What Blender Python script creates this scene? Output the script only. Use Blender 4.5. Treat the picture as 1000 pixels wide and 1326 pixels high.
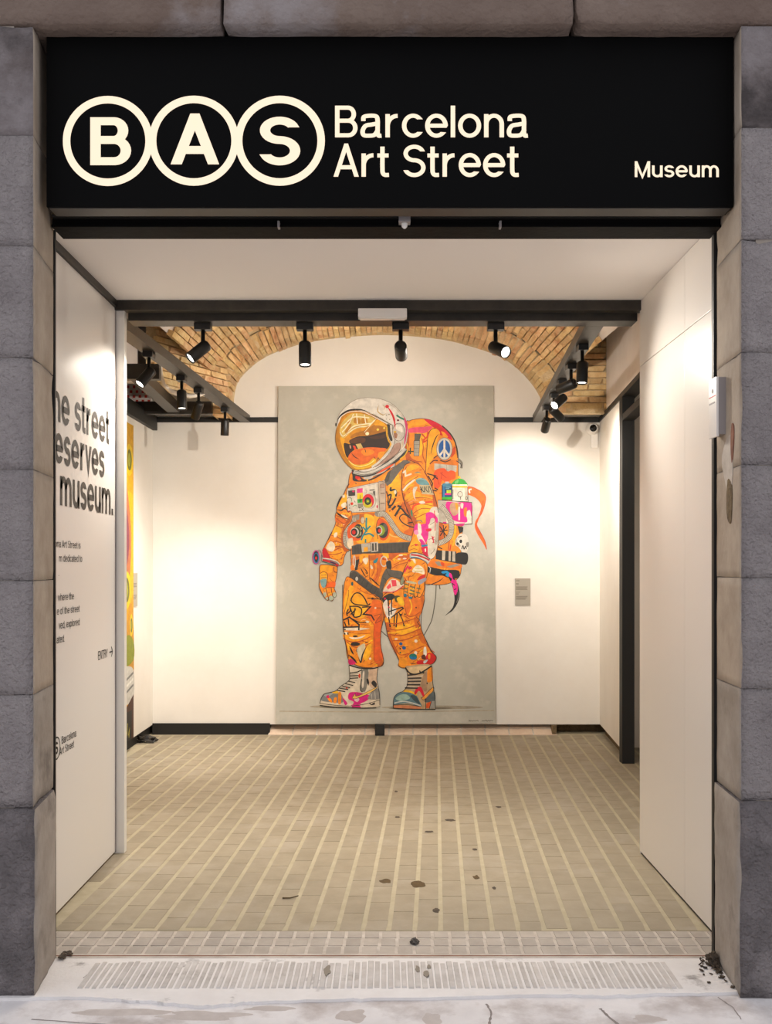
import bpy, bmesh, math, random
from mathutils import Vector, Matrix, noise
random.seed(7)
SC = bpy.context.scene
COL = SC.collection
for o in list(bpy.data.objects):
    bpy.data.objects.remove(o)

# ------------------------------------------------------------------ camera, world, exposure
F, HC, HY = 1330.0, 1.5, 735.0          # focal length in pixels of a 1000x1326 frame, eye height, horizon row
cam_d = bpy.data.cameras.new('camera')
cam = bpy.data.objects.new('camera', cam_d); COL.objects.link(cam)
cam.location = (0, 0, HC); cam.rotation_euler = (math.pi / 2, 0, 0)
cam_d.sensor_fit = 'VERTICAL'; cam_d.sensor_height = 36.0; cam_d.sensor_width = 36.0 * 1000 / 1326
cam_d.lens = F / 1326 * 36.0
cam_d.shift_y = (HY - 663.0) / 1326
cam_d.clip_start = 0.05; cam_d.clip_end = 200
SC.camera = cam

W = bpy.data.worlds.new('street_sky'); SC.world = W
W.use_nodes = True
W.node_tree.nodes['Background'].inputs[0].default_value = (0.93, 0.93, 1.0, 1)
W.node_tree.nodes['Background'].inputs[1].default_value = 0.98
SC.view_settings.view_transform = 'Standard'
SC.view_settings.look = 'None'
SC.view_settings.exposure = 0.0
SC.view_settings.gamma = 1.0
SC.view_settings.use_curve_mapping = False
SPOT = 156.0            # power of one track spotlight
SPOTCOL = (1.0, 0.915, 0.81)

def D(v): return v * F / 1100.0
def at(x, y, Y): return Vector(((x - 500) / F * Y, Y, HC + (HY - y) / F * Y))
def onfloor(x, y, z=0.0):
    Y = F * (HC - z) / (y - HY)
    return Vector(((x - 500) / F * Y, Y, z))

YF, YB = D(2.98), D(3.267)      # street face and inner edge of the stone jambs
YP = D(4.46)                    # inner end of the vestibule panels
YW = D(7.65)                    # back wall of the gallery
YE = F * HC / 217.0             # end of the paved floor
SKEW = 65 / F                   # the paving runs slightly askew
XL, XR = -1.42, 1.335           # vestibule panels
BZ = 2.81                       # underside of the steel beams

# ------------------------------------------------------------------ materials
def lin(c):
    c = c / 255.0
    return c / 12.92 if c <= 0.04045 else ((c + 0.055) / 1.055) ** 2.4
def rgb(h):
    return tuple(lin(int(h[i:i + 2], 16)) for i in (0, 2, 4))
MATS = {}
def mat(name, col, rough=0.6, metal=0.0, col2=None, scale=4.0, lo=0.35, hi=0.65, rnd=0.0, bump=0.0, bscale=60.0,
        bdist=0.01, emit=0.0, spec=0.5, stretch=None, col3=None, scale3=1.3, lo3=0.55, hi3=0.7, hue=0.0):
    m = bpy.data.materials.new(name); m.use_nodes = True
    nt = m.node_tree; N = nt.nodes; L = nt.links
    b = N['Principled BSDF']
    c = rgb(col) if isinstance(col, str) else col
    b.inputs['Base Color'].default_value = (*c, 1)
    b.inputs['Roughness'].default_value = rough
    b.inputs['Metallic'].default_value = metal
    b.inputs['Specular IOR Level'].default_value = spec
    if emit:
        b.inputs['Emission Color'].default_value = (*c, 1)
        b.inputs['Emission Strength'].default_value = emit
        b.inputs['Base Color'].default_value = (0, 0, 0, 1)
    geo = None
    def pos():
        nonlocal geo
        if geo is None:
            geo = N.new('ShaderNodeNewGeometry').outputs['Position']
            if stretch:
                mp = N.new('ShaderNodeMapping'); mp.inputs['Scale'].default_value = stretch
                L.new(geo, mp.inputs['Vector']); geo = mp.outputs['Vector']
        return geo
    out = None
    def blend(prev, c2, sc, a, z):
        n = N.new('ShaderNodeTexNoise'); n.inputs['Scale'].default_value = sc; n.inputs['Detail'].default_value = 7
        n.inputs['Roughness'].default_value = 0.65
        L.new(pos(), n.inputs['Vector'])
        r = N.new('ShaderNodeMapRange'); r.inputs['From Min'].default_value = a; r.inputs['From Max'].default_value = z
        L.new(n.outputs['Fac'], r.inputs['Value'])
        mx = N.new('ShaderNodeMix'); mx.data_type = 'RGBA'
        if prev is None: mx.inputs['A'].default_value = (*c, 1)
        else: L.new(prev, mx.inputs['A'])
        mx.inputs['B'].default_value = (*(rgb(c2) if isinstance(c2, str) else c2), 1)
        L.new(r.outputs['Result'], mx.inputs['Factor'])
        return mx.outputs['Result']
    if col2: out = blend(out, col2, scale, lo, hi)
    if col3: out = blend(out, col3, scale3, lo3, hi3)
    if rnd or hue:
        oi = N.new('ShaderNodeObjectInfo'); hs = N.new('ShaderNodeHueSaturation')
        r = N.new('ShaderNodeMapRange'); r.inputs['To Min'].default_value = 1 - rnd; r.inputs['To Max'].default_value = 1 + rnd
        L.new(oi.outputs['Random'], r.inputs['Value']); L.new(r.outputs['Result'], hs.inputs['Value'])
        if hue:
            wn = N.new('ShaderNodeTexWhiteNoise'); wn.noise_dimensions = '1D'; L.new(oi.outputs['Random'], wn.inputs['W'])
            r2 = N.new('ShaderNodeMapRange'); r2.inputs['To Min'].default_value = 0.5 - hue; r2.inputs['To Max'].default_value = 0.5 + hue
            L.new(wn.outputs['Value'], r2.inputs['Value']); L.new(r2.outputs['Result'], hs.inputs['Hue'])
        if out is None: hs.inputs['Color'].default_value = (*c, 1)
        else: L.new(out, hs.inputs['Color'])
        out = hs.outputs['Color']
    if out is not None: L.new(out, b.inputs['Base Color'])
    if bump:
        n = N.new('ShaderNodeTexNoise'); n.inputs['Scale'].default_value = bscale; n.inputs['Detail'].default_value = 8
        L.new(pos(), n.inputs['Vector'])
        bp = N.new('ShaderNodeBump'); bp.inputs['Strength'].default_value = bump; bp.inputs['Distance'].default_value = bdist
        L.new(n.outputs['Fac'], bp.inputs['Height']); L.new(bp.outputs['Normal'], b.inputs['Normal'])
    MATS[name] = m
    return m
M = MATS
mat('stone', '9d9594', 0.9, col2='aba3a1', scale=9, bump=1.0, bscale=85, bdist=0.05, rnd=0.04, col3='8a8281', scale3=2.2, lo3=0.52, hi3=0.72)
mat('stone_dark', '5f5654', 0.9, col2='7f7878', scale=5, bump=0.9, bscale=50, bdist=0.015, col3='3f3938', scale3=3, lo3=0.5, hi3=0.65)
mat('stone_plinth', '686262', 0.85, col2='807979', scale=8, bump=1.0, bscale=60, bdist=0.045, col3='989190', scale3=2.0, lo3=0.55, hi3=0.75)
mat('stone_reveal', 'ab9d8d', 0.85, col2='978877', scale=5, bump=0.4, bscale=30, bdist=0.008, col3='b3a594', scale3=3, lo3=0.5, hi3=0.7)
mat('stone_reveal_low', '8d8378', 0.85, col2='a39a90', scale=5, bump=0.45, bscale=30, bdist=0.008, col3='6f665e', scale3=3, lo3=0.55, hi3=0.7)
mat('stone_lintel', '67564c', 0.9, col2='7a6a5f', scale=3, bump=0.9, bscale=45, bdist=0.015, col3='8c8482', scale3=1.6, lo3=0.52, hi3=0.66)
mat('concrete', 'd8d4d3', 0.9, col2='e6e3e2', scale=5, bump=0.4, bscale=60, bdist=0.004, col3='b5aca8', scale3=2.6, lo3=0.48, hi3=0.64)
mat('concrete_apron', 'dedad7', 0.9, col2='e6e3e1', scale=6, bump=0.4, bscale=70, bdist=0.004, col3='8e8784', scale3=5, lo3=0.6, hi3=0.72)
mat('rib_stone', 'cdc8c4', 0.9, col2='b8b2ad', scale=9, bump=0.3, bscale=80, bdist=0.003, rnd=0.06, col3='a09a94', scale3=6, lo3=0.58, hi3=0.7)
mat('tile', '958a75', 0.62, col2='8a7f6a', scale=7, rnd=0.06, bump=0.25, bscale=90, bdist=0.002, col3='9c9281', scale3=2.2, lo3=0.52, hi3=0.7)
mat('tile_small', 'aea59b', 0.7, col2='9f968c', scale=9, rnd=0.1, bump=0.25, bscale=90, bdist=0.002)
mat('grout', 'b0a58c', 0.85, col2='a49a80', scale=12, bump=0.3, bscale=120, bdist=0.002)
mat('grout_grey', 'c9c1b7', 0.85, col2='aea499', scale=12, bump=0.3, bscale=120, bdist=0.002)
mat('ramp_tile', 'd3bfa9', 0.7, col2='c7ae98', scale=10, rnd=0.07)
mat('white_wall', 'e6e1d9', 0.6, col2='dfd9d0', scale=1.5, bump=0.05, bscale=20, bdist=0.003)
mat('plaster', 'ebe3dd', 0.85, col2='e2d8d1', scale=2.5, bump=0.25, bscale=9, bdist=0.01)
mat('panel_white', 'e4dfd9', 0.33, spec=0.45)
mat('panel_edge', 'e9e6e0', 0.3)
mat('ceiling_white', 'f0ebe8', 0.8)
mat('black_steel', '2d2a26', 0.42, metal=0.25, col2='3a352f', scale=14, stretch=(1, 1, 1), bump=0.06, bscale=40)
mat('black_paint', '171614', 0.55)
mat('black_rubber', '14110e', 0.7)
mat('shutter_black', '080707', 0.7, spec=0.1, bump=0.2, bscale=30)
mat('sign_black', '050505', 0.7, spec=0.08)
mat('sign_under_lit', '2b2826', 0.5)  # greyer than the sign face: light on the underside put into the colour
mat('letter_glow', (1.0, 0.80, 0.60), 0.5, emit=1.13)
mat('print_dark', '453e36', 0.7)
mat('print_black', '2d2822', 0.7)
mat('brick', 'd0a673', 0.9, col2='e2c696', scale=11, rnd=0.2, hue=0.012, bump=0.7, bscale=60, bdist=0.01, col3='b97f50', scale3=5, lo3=0.55, hi3=0.7)
mat('mortar', 'dcc8a2', 0.95, col2='c8ac80', scale=14, bump=0.8, bscale=50, bdist=0.015)
mat('rubble', '7d6a4c', 0.95, col2='5a4a35', scale=14, bump=1.0, bscale=40, bdist=0.02)
mat('fixture_black', '1b1a19', 0.4, metal=0.1)
mat('lens_glow', (1.0, 0.93, 0.82), 0.4, emit=14.0)
mat('lens_glow_soft', (1.0, 0.93, 0.82), 0.4, emit=6.0)
mat('white_plastic', 'e8e4de', 0.4)
mat('grey_plastic', '8f8886', 0.5)
mat('dark_glass', '0a0a0a', 0.1)
mat('red_print', 'c63a30', 0.6)
mat('plaque_grey', 'a39c8f', 0.5)
mat('plaque_text', '7f776b', 0.6)
mat('dirt', '44351a', 0.9, col2='5a4420', scale=30)
mat('litter', '332e27', 0.9, col2='57493a', scale=40)
mat('bag_black', '1a1714', 0.25, col2='6b6255', scale=25, lo=0.58, hi=0.66)
mat('chip', '4d4843', 0.8)
mat('conduit', 'd9cfc2', 0.5)
mat('crack', '8d8480', 0.95)
mat('cement', 'b7aea9', 0.95, col2='c6beb9', scale=14, bump=.3, bscale=90, bdist=.003)
mat('rusty', '8a5a44', 0.9, col2='6a3f2f', scale=20)

# ------------------------------------------------------------------ mesh helpers
class MB:
    def __init__(s): s.v = []; s.f = []; s.mi = []; s.cur = 0
    def add(s, vs, fs):
        b = len(s.v); s.v += [tuple(v) for v in vs]
        for f in fs: s.f.append([i + b for i in f]); s.mi.append(s.cur)
        return s
    def box(s, x0, x1, y0, y1, z0, z1, c=0.0, mx=None):
        """axis-aligned box, edges chamfered by c"""
        if c <= 0:
            vs = [(x, y, z) for z in (z0, z1) for y in (y0, y1) for x in (x0, x1)]
            fs = [(0, 2, 3, 1), (4, 5, 7, 6), (0, 1, 5, 4), (2, 6, 7, 3), (0, 4, 6, 2), (1, 3, 7, 5)]
        else:
            bm = bmesh.new()
            bmesh.ops.create_cube(bm, size=1)
            for v in bm.verts:
                v.co = Vector((x0 if v.co.x < 0 else x1, y0 if v.co.y < 0 else y1, z0 if v.co.z < 0 else z1))
            bmesh.ops.bevel(bm, geom=bm.edges[:], offset=c, segments=2, profile=0.7, affect='EDGES', clamp_overlap=True)
            bm.verts.index_update()
            vs = [tuple(v.co) for v in bm.verts]; fs = [[v.index for v in f.verts] for f in bm.faces]
            bm.free()
        if mx is not None: vs = [mx @ Vector(v) for v in vs]
        return s.add(vs, fs)
    def lathe(s, prof, seg=20, mx=None, cap=True):
        """prof: (radius, z) list revolved about local z"""
        vs = []; fs = []
        for r, z in prof:
            for k in range(seg):
                a = 2 * math.pi * k / seg
                vs.append(Vector((r * math.cos(a), r * math.sin(a), z)))
        for i in range(len(prof) - 1):
            for k in range(seg):
                k2 = (k + 1) % seg
                fs.append((i * seg + k, i * seg + k2, (i + 1) * seg + k2, (i + 1) * seg + k))
        if cap:
            fs.append(tuple(range(seg))[::-1]); fs.append(tuple((len(prof) - 1) * seg + k for k in range(seg)))
        if mx is not None: vs = [mx @ v for v in vs]
        return s.add(vs, fs)
    def tube(s, pts, r, seg=10):
        pts = [Vector(p) for p in pts]; n = len(pts); vs = []; fs = []
        rr = r if isinstance(r, (list, tuple)) else [r] * n
        up = Vector((0, 0, 1))
        for i, p in enumerate(pts):
            t = (pts[min(i + 1, n - 1)] - pts[max(i - 1, 0)]).normalized()
            a = t.cross(up)
            if a.length < 1e-3: a = t.cross(Vector((1, 0, 0)))
            a.normalize(); b = a.cross(t)
            for k in range(seg):
                th = 2 * math.pi * k / seg
                vs.append(p + (a * math.cos(th) + b * math.sin(th)) * rr[i])
        for i in range(n - 1):
            for k in range(seg):
                k2 = (k + 1) % seg
                fs.append((i * seg + k, (i + 1) * seg + k, (i + 1) * seg + k2, i * seg + k2))
        fs.append(tuple(range(seg))); fs.append(tuple((n - 1) * seg + k for k in range(seg))[::-1])
        return s.add(vs, fs)
    def prism(s, poly, d, mx=None):
        """poly: 2D outline in local xy, extruded along local z from 0 to d"""
        n = len(poly)
        vs = [Vector((x, y, 0)) for x, y in poly] + [Vector((x, y, d)) for x, y in poly]
        fs = [tuple(range(n))[::-1], tuple(range(n, 2 * n))] + [(i, (i + 1) % n, n + (i + 1) % n, n + i) for i in range(n)]
        if mx is not None: vs = [mx @ v for v in vs]
        return s.add(vs, fs)
    def mesh(s, name, mats, smooth=False):
        me = bpy.data.meshes.new(name)
        me.from_pydata(s.v, [], s.f); me.update()
        for m in (mats if isinstance(mats, (list, tuple)) else [mats]): me.materials.append(M[m] if isinstance(m, str) else m)
        me.polygons.foreach_set('material_index', s.mi)
        if smooth: me.polygons.foreach_set('use_smooth', [True] * len(me.polygons))
        return me
    def build(s, name, mats, parent=None, loc=None, smooth=False):
        me = s.mesh(name, mats, smooth)
        return link(name, me, parent, loc)
def link(name, me, parent=None, loc=None):
    o = bpy.data.objects.new(name, me); COL.objects.link(o)
    if parent: o.parent = parent
    if loc is not None: o.location = loc
    return o
def shade(o, ang=35):
    """smooth faces, hard where the edge is sharp"""
    me = o.data
    bm = bmesh.new(); bm.from_mesh(me)
    bmesh.ops.recalc_face_normals(bm, faces=bm.faces[:])
    for e in bm.edges: e.smooth = not (len(e.link_faces) == 2 and e.calc_face_angle(0) > math.radians(ang))
    for f in bm.faces: f.smooth = True
    bm.to_mesh(me); bm.free()
    return o
def empty(name, loc=(0, 0, 0)):
    o = bpy.data.objects.new(name, None); COL.objects.link(o); o.location = loc; o.empty_display_size = 0.1
    return o
def tag(o, label, cat, group=None):
    o['label'] = label; o['category'] = cat
    if group: o['group'] = group
    return o
def struct(o, label=None, cat=None):
    o['kind'] = 'structure'
    if label: o['label'] = label
    if cat: o['category'] = cat
    return o
def bx(name, m, x0, x1, y0, y1, z0, z1, c=0.0, parent=None):
    return MB().box(x0, x1, y0, y1, z0, z1, c).build(name, m, parent)

def rough_block(lo, hi, step, r, amp, seed, mats, name, parent, inner=None, shear=None, chips=0.0):
    """weathered ashlar: subdivided box, rounded arrises, uneven faces; faces looking into the opening get material 1"""
    lo = Vector(lo); hi = Vector(hi); n = [max(2, int(round((hi[i] - lo[i]) / step))) for i in range(3)]
    idx = {}; vs = []
    def vid(i, j, k):
        key = (i, j, k)
        if key not in idx:
            t = (i / n[0], j / n[1], k / n[2])
            p = Vector([lo[a] + (hi[a] - lo[a]) * t[a] for a in range(3)])
            q = p.copy(); dist = [min(p[a] - lo[a], hi[a] - p[a]) for a in range(3)]
            near = [a for a in range(3) if dist[a] < 1e-6]
            c = (lo + hi) / 2
            nz = noise.noise(p * 9 + Vector((seed, 0, 0))) * amp + noise.noise(p * 31 + Vector((0, seed, 0))) * amp * 0.6
            for a in near:
                sgn = 1 if p[a] > c[a] else -1
                q[a] += sgn * nz
                if len(near) > 1:
                    q[a] -= sgn * r * (0.55 + 0.45 * noise.noise(p * 14 + Vector((0, 0, seed))))
                    if chips:
                        ch = noise.noise(p * 6.3 + Vector((seed * 1.7, 3, 1)))
                        if ch > 0.3: q[a] -= sgn * chips * (ch - 0.3) * 2
            if shear: q = shear(q)
            idx[key] = len(vs); vs.append(q)
        return idx[key]
    fs = []; mi = []
    for ax in range(3):
        u, w = [a for a in range(3) if a != ax]
        for side in (0, 1):
            for i in range(n[u]):
                for j in range(n[w]):
                    q = []
                    for du, dw in ((0, 0), (1, 0), (1, 1), (0, 1)):
                        k = [0, 0, 0]; k[ax] = n[ax] * side; k[u] = i + du; k[w] = j + dw
                        q.append(vid(*k))
                    flip = (side == 1) == (ax == 1)
                    fs.append(q[::-1] if flip else q)
                    mi.append(1 if inner is not None and (ax, side) == inner else 0)
    mb = MB(); mb.v = [tuple(v) for v in vs]; mb.f = fs; mb.mi = mi
    o = mb.build(name, mats, parent, smooth=True)
    return o

# ------------------------------------------------------------------ street and threshold
GX = 6.0
pave = struct(bx('pavement', 'concrete', -GX, GX, -6, D(3.04), -0.15, -0.008), 'pale worn concrete pavement in front of the doorway', 'pavement')
bx('bedding', 'concrete', -1.6, 1.6, D(2.9), YB + 0.02, -0.15, -0.012, parent=pave)
# concrete apron with a broken front edge
ap = MB(); front = []
px = [(-60, 1296), (40, 1292), (110, 1291), (150, 1294), (205, 1298), (262, 1303), (300, 1300), (330, 1297), (410, 1295), (480, 1293), (600, 1291), (700, 1288), (780, 1290), (850, 1287), (930, 1286), (1060, 1284)]
for i in range(len(px) - 1):
    for k in range(6):
        t = k / 6; x = px[i][0] + (px[i + 1][0] - px[i][0]) * t; y = px[i][1] + (px[i + 1][1] - px[i][1]) * t
        p = onfloor(x, y); p.y += 0.012 * noise.noise(Vector((x * 0.11, 0, 0))); front.append(p)
poly = [(p.x, p.y) for p in front] + [(1.9, YB), (-1.9, YB)]
ap.prism(poly, 0.016, Matrix.Translation((0, 0, -0.014)))
apron = struct(ap.build('threshold_apron', 'concrete_apron'), 'concrete apron with ribbed anti-slip strip across the doorway', 'threshold')
# ribs of the anti-slip strip
rib_me = MB()
y0r, y1r = F * HC / (1281 - HY), F * HC / (1245 - HY)
Lr = y1r - y0r
rib_me.add([(-.0105, 0, 0), (.0105, 0, 0), (.0105, Lr, 0), (-.0105, Lr, 0), (-.008, .006, .005), (.008, .006, .005), (.008, Lr - .006, .005), (-.008, Lr - .006, .005)],
           [(4, 5, 6, 7), (0, 1, 5, 4), (1, 2, 6, 5), (2, 3, 7, 6), (3, 0, 4, 7)])
rib_me = rib_me.mesh('rib', 'rib_stone')
nr = 88
for i in range(nr):
    t = i / (nr - 1)
    o = link('rib', rib_me, apron, (-1.09 + 2.14 * t, y0r + random.uniform(-.004, .004), 0.002 - random.uniform(0, .0035)))
    o.scale = (random.uniform(.8, 1.02), random.uniform(.9, 1.0), 1)
def blob(name, cx, cy, rx, ry, m, parent, h=.0025, seed=0, n=22, z=0.0):
    c = onfloor(cx, cy); mb = MB(); pts = []
    for k in range(n):
        a = 2 * math.pi * k / n; q = 1 + .45 * noise.noise(Vector((math.cos(a) * 1.6 + seed * 3.1, math.sin(a) * 1.6, seed)))
        pts.append((rx * q * math.cos(a), ry * q * math.sin(a)))
    mb.prism(pts, h, Matrix.Translation((c.x, c.y, z)))
    return mb.build(name, m, parent)
# cracks in the pavement
def crack(pts, w, parent, z=0.0):
    mb = MB(); P = [onfloor(x, y, z) for x, y in pts]
    sub = []
    for a, b in zip(P[:-1], P[1:]):
        for k in range(5): sub.append(a.lerp(b, k / 5) + Vector((random.uniform(-.002, .002), random.uniform(-.002, .002), 0)))
    sub.append(P[-1])
    for a, b in zip(sub[:-1], sub[1:]):
        d = (b - a).normalized(); nrm = Vector((-d.y, d.x, 0)) * w * random.uniform(.4, 1)
        mb.add([a - nrm, b - nrm, b + nrm, a + nrm, a - Vector((0, 0, .006))], [(0, 1, 2, 3)])
    return mb.build('crack', 'crack', parent)
crack([(778, 1306), (784, 1312), (800, 1326), (815, 1345)], .006, pave, -0.0072)
crack([(930, 1291), (950, 1305), (960, 1320)], .003, pave, -0.0072)
crack([(108, 1266), (117, 1260), (123, 1257)], .0025, apron, 0.0025)
crack([(40, 1320), (120, 1325), (200, 1332)], .004, pave, -0.0072)
crack([(630, 1300), (637, 1312), (634, 1326)], .005, pave, -0.0072)

# darker cement patches in front of the apron
for i, (x, y, rx, ry) in enumerate([(150, 1308, .16, .03), (262, 1312, .15, .035), (350, 1303, .08, .02), (455, 1312, .05, .05), (560, 1318, .03, .05), (840, 1316, .05, .03)]):
    blob('cement_patch', x, y, rx, ry, 'cement', pave, .0012, i + 40, 40, -.009)
# strip of small setts just inside the door
Ys = F * HC / (1205 - HY)
strip = struct(bx('threshold_strip', 'grout_grey', -1.46, 1.40, YB + 0.03, Ys, -0.1, -0.003), 'strip of small grey setts between door line and paved floor', 'threshold')
rows = 3; rp = (Ys - YB - 0.035) / rows
st_me = MB().add([(-.5, -.5, -1), (.5, -.5, -1), (.5, .5, -1), (-.5, .5, -1), (-.46, -.46, 0), (.46, -.46, 0), (.46, .46, 0), (-.46, .46, 0)],
                 [(4, 5, 6, 7), (0, 1, 5, 4), (1, 2, 6, 5), (2, 3, 7, 6), (3, 0, 4, 7)]).mesh('sett', 'tile_small')
nx = 40; pitch = 2.82 / nx
for j in range(rows):
    for i in range(nx):
        x = -1.44 + pitch * (i + .5) + SKEW * rp * j
        o = link('sett', st_me, strip, (x, YB + 0.035 + rp * (j + .5), -random.uniform(0, .0012)))
        o.scale = (pitch - .009, rp - .007, .02)
rail = struct(bx('threshold_rail', 'grout_grey', -1.30, 1.30, YB - .012, YB + .03, -.1, .004, .002), 'low pale door rail set across the threshold', 'threshold')
bx('rail_groove', 'rusty', -1.28, 1.28, YB + .004, YB + .012, -.05, .0045, parent=rail)

# ------------------------------------------------------------------ paved gallery floor
floor = struct(bx('floor', 'grout', -3.2, 3.4, Ys, YW + 0.6, -0.12, -0.0015))
TP, TL = 0.1075, 0.232
def tile_pts(w, l):
    h, c = l / 2, .003; x = w / 2
    base = [(-x, -h, -.02), (x, -h, -.02), (x, h, -.02), (-x, h, -.02), (-x + c, -h + c * .4, 0), (x - c, -h + c * .4, 0), (x - c, h - c * .4, 0), (-x + c, h - c * .4, 0)]
    return [(a + SKEW * b, b, z) for a, b, z in base], [(4, 5, 6, 7), (0, 1, 5, 4), (1, 2, 6, 5), (2, 3, 7, 6), (3, 0, 4, 7)]
tile_me = MB().add(*tile_pts(TP - .0145, TL - .006)).mesh('tile', 'tile')
cells = []
for k in range(-26, 26):
    off = (0.5 if k % 2 else 0.0) * TL + random.uniform(-.045, .045)
    j = 0
    y = Ys + 0.004 - off
    while y < YE:
        a, b = max(y, Ys + .004), min(y + TL, YE - .004); y += TL
        if b - a < .03: continue
        yc = (a + b) / 2
        xc = .2777 + SKEW * (yc - 5.29) + (k + .5) * TP
        xl = -1.46 if yc < YP else -2.13
        xr = 1.375 if yc < YP else 2.6
        if xc - TP / 2 < xl or xc + TP / 2 > xr: continue
        cells.append((yc, xc, (b - a) / TL))
cells.sort()
rest = MB()
for n, (yc, xc, s) in enumerate(cells):
    z = -random.uniform(0, .0006)
    if n < 300:
        o = link('tile', tile_me, floor, (xc, yc, z)); o.scale = (1, s, 1)
        o.rotation_euler = (random.uniform(-.001, .001), random.uniform(-.003, .003), 0)
    else:
        vs, fs = tile_pts(TP - .0145, TL * s - .006)
        rest.add([(a + xc, b + yc, c + z) for a, b, c in vs], fs)
# far setts, too small to pick apart singly
mat('tile_far', '958a75', 0.62, col2='8a7f6a', scale=9, lo=.4, hi=.6, bump=0.25, bscale=90, bdist=0.002, col3='9c9281', scale3=2.2, lo3=0.5, hi3=0.7)
o = rest.build('tile_field', 'tile_far', floor); o['kind'] = 'stuff'
# dark stains trodden into the setts
for i, (x, y, rx, ry) in enumerate([(500, 1141, .03, .03), (541, 1145, .036, .045), (617, 1136, .016, .03), (565, 1179, .015, .03), (583, 1062, .03, .03), (556, 1077, .024, .02), (515, 1058, .015, .02), (513, 1025, .012, .02), (646, 1045, .018, .02), (640, 1150, .01, .02), (615, 1100, .014, .02)]):
    blob('dirt_patch', x, y, rx, ry, 'dirt' if i < 3 else 'litter', floor, .0006, i)
for i, (x, y, rx, ry) in enumerate([(424, 1259, .013, .045), (541, 1257, .008, .025), (552, 1263, .01, .03), (556, 1254, .007, .02)]):
    blob('dirt_patch', x, y, rx, ry, 'plaque_text', apron, .004, i + 20, z=.0035)

# ramp of pale tiles rising under the mural
ramp_x0, ramp_x1 = onfloor(347, 952).x, onfloor(722, 952).x
z1 = 0.085
ramp = MB()
ry0, ry1 = YE, YW + 0.12
ramp.add([(ramp_x0, ry0, -.003), (ramp_x1, ry0, -.003), (ramp_x1 + .01, ry1, z1), (ramp_x0 + .02, ry1, z1), (ramp_x0, ry1, -.003), (ramp_x1, ry1, -.003)],
         [(0, 1, 2, 3), (1, 5, 2), (0, 3, 4), (3, 2, 5, 4)])
ramp = struct(ramp.build('floor_ramp', 'grout_grey'), 'sloping strip of pale pink tiles at the foot of the mural', 'ramp')
sl = math.atan2(z1 + .003, ry1 - ry0); rl = math.hypot(z1, ry1 - ry0)
for j in range(2):
    for i in range(12):
        w = (ramp_x1 - ramp_x0) / 12
        o = link('tile', st_me if False else MB().box(-.5, .5, -.5, .5, -.5, .5).mesh('tile', 'ramp_tile') if (i, j) == (0, 0) else rt_me, ramp)
        if (i, j) == (0, 0): rt_me = o.data
        t = (j + .5) / 2
        o.location = (ramp_x0 + w * (i + .5) + .015 * t, ry0 + (ry1 - ry0) * t, -.001 + (z1) * t)
        o.rotation_euler = (sl, 0, 0); o.scale = (w - .014, rl / 2 - .012, .006)

# ------------------------------------------------------------------ stone front
def zpx(y, Y=YF): return HC + (HY - y) / F * Y
def front_wall(name, s, joints, x_front, x_back, low_mat):
    w = struct(empty(name, (s * 1.6, YF, 0)))
    for i in range(len(joints) - 1):
        za, zb = joints[i + 1], joints[i]
        pl = i == len(joints) - 2
        def sh(q, s=s):
            t = (q.y - YF) / (YB - YF)
            k = 1 - min(1, abs(abs(q.x) - 1.25) / .6)
            q.x += s * (x_back - x_front) * t * max(0, k)
            return q
        xin = s * (x_front - (.012 if pl else 0)); xout = s * 2.3
        lo = (min(xin, xout), YF - (.016 if pl else 0) + random.uniform(0, .0025), za + .0006); hi = (max(xin, xout), YB + (0.0 if pl else -.01), zb - (.0006 if not pl else 0))
        m0 = 'stone_plinth' if pl else ('stone_dark' if i == 0 else 'stone')
        if low_mat and i >= len(joints) - 4: m0 = low_mat
        b = rough_block(lo, hi, .034, .010 if pl else .0010, .0008, i * 3.7 + s, [m0, 'stone_reveal_low' if (pl or i == len(joints) - 3) else 'stone_reveal'],
                        'stone_block', w, inner=(0, 1 if s < 0 else 0), shear=sh, chips=.009)
        b.location = -w.location
    core = MB().box(min(s * (x_back + .03), s * 2.3), max(s * (x_back + .03), s * 2.3), YF + .006, YB - .02, -.1, joints[0], 0)
    o = core.build('mortar_bed', 'stone_reveal_low', w); o.location = -w.location
    return w
jl = [zpx(y) for y in (33, 175, 318, 463, 608, 752, 900, 1046)] + [-.01]
jr = [zpx(y) for y in (33, 165, 310, 456, 602, 748, 892, 1037)] + [-.01]
wfl = front_wall('wall_front_left', -1, jl, 1.238, 1.278, None)
wfr = front_wall('wall_front_right', 1, jr, 1.247, 1.270, None)
wft = struct(empty('wall_front_top', (0, YF, zpx(33))))
xs = [-2.3, at(287, 30, YF).x, at(745, 30, YF).x, 2.3]
for i in range(3):
    b = rough_block((xs[i] + .003, YF, zpx(33) + .004), (xs[i + 1] - .003, YB - .02, 4.35), .045, .008, .003, i * 5.1 + 2, ['stone_lintel', 'stone_lintel'], 'stone_block', wft, chips=.03)
    b.location = -wft.location

# ------------------------------------------------------------------ vestibule
CZ = 2.90
struct(bx('ceiling', 'ceiling_white', XL - .04, XR + .04, YB - .01, YP + .02, CZ, CZ + .06))
# left panel with printed text
wl = struct(bx('wall_left', 'panel_white', XL - .04, XL, YB - .01, YP, .012, 2.86, .002))
bx('edge_strip', 'panel_edge', XL - .04, XL + .046, YP, YP + .05, .0, 2.88, .004, parent=wl)
bx('edge_groove', 'grey_plastic', XL + .0, XL + .004, YP - .012, YP - .002, .01, 2.86, parent=wl)
struct(bx('trim_1', 'black_steel', XL - .03, XL + .012, YB, YP + .05, 2.862, 2.899))
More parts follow.
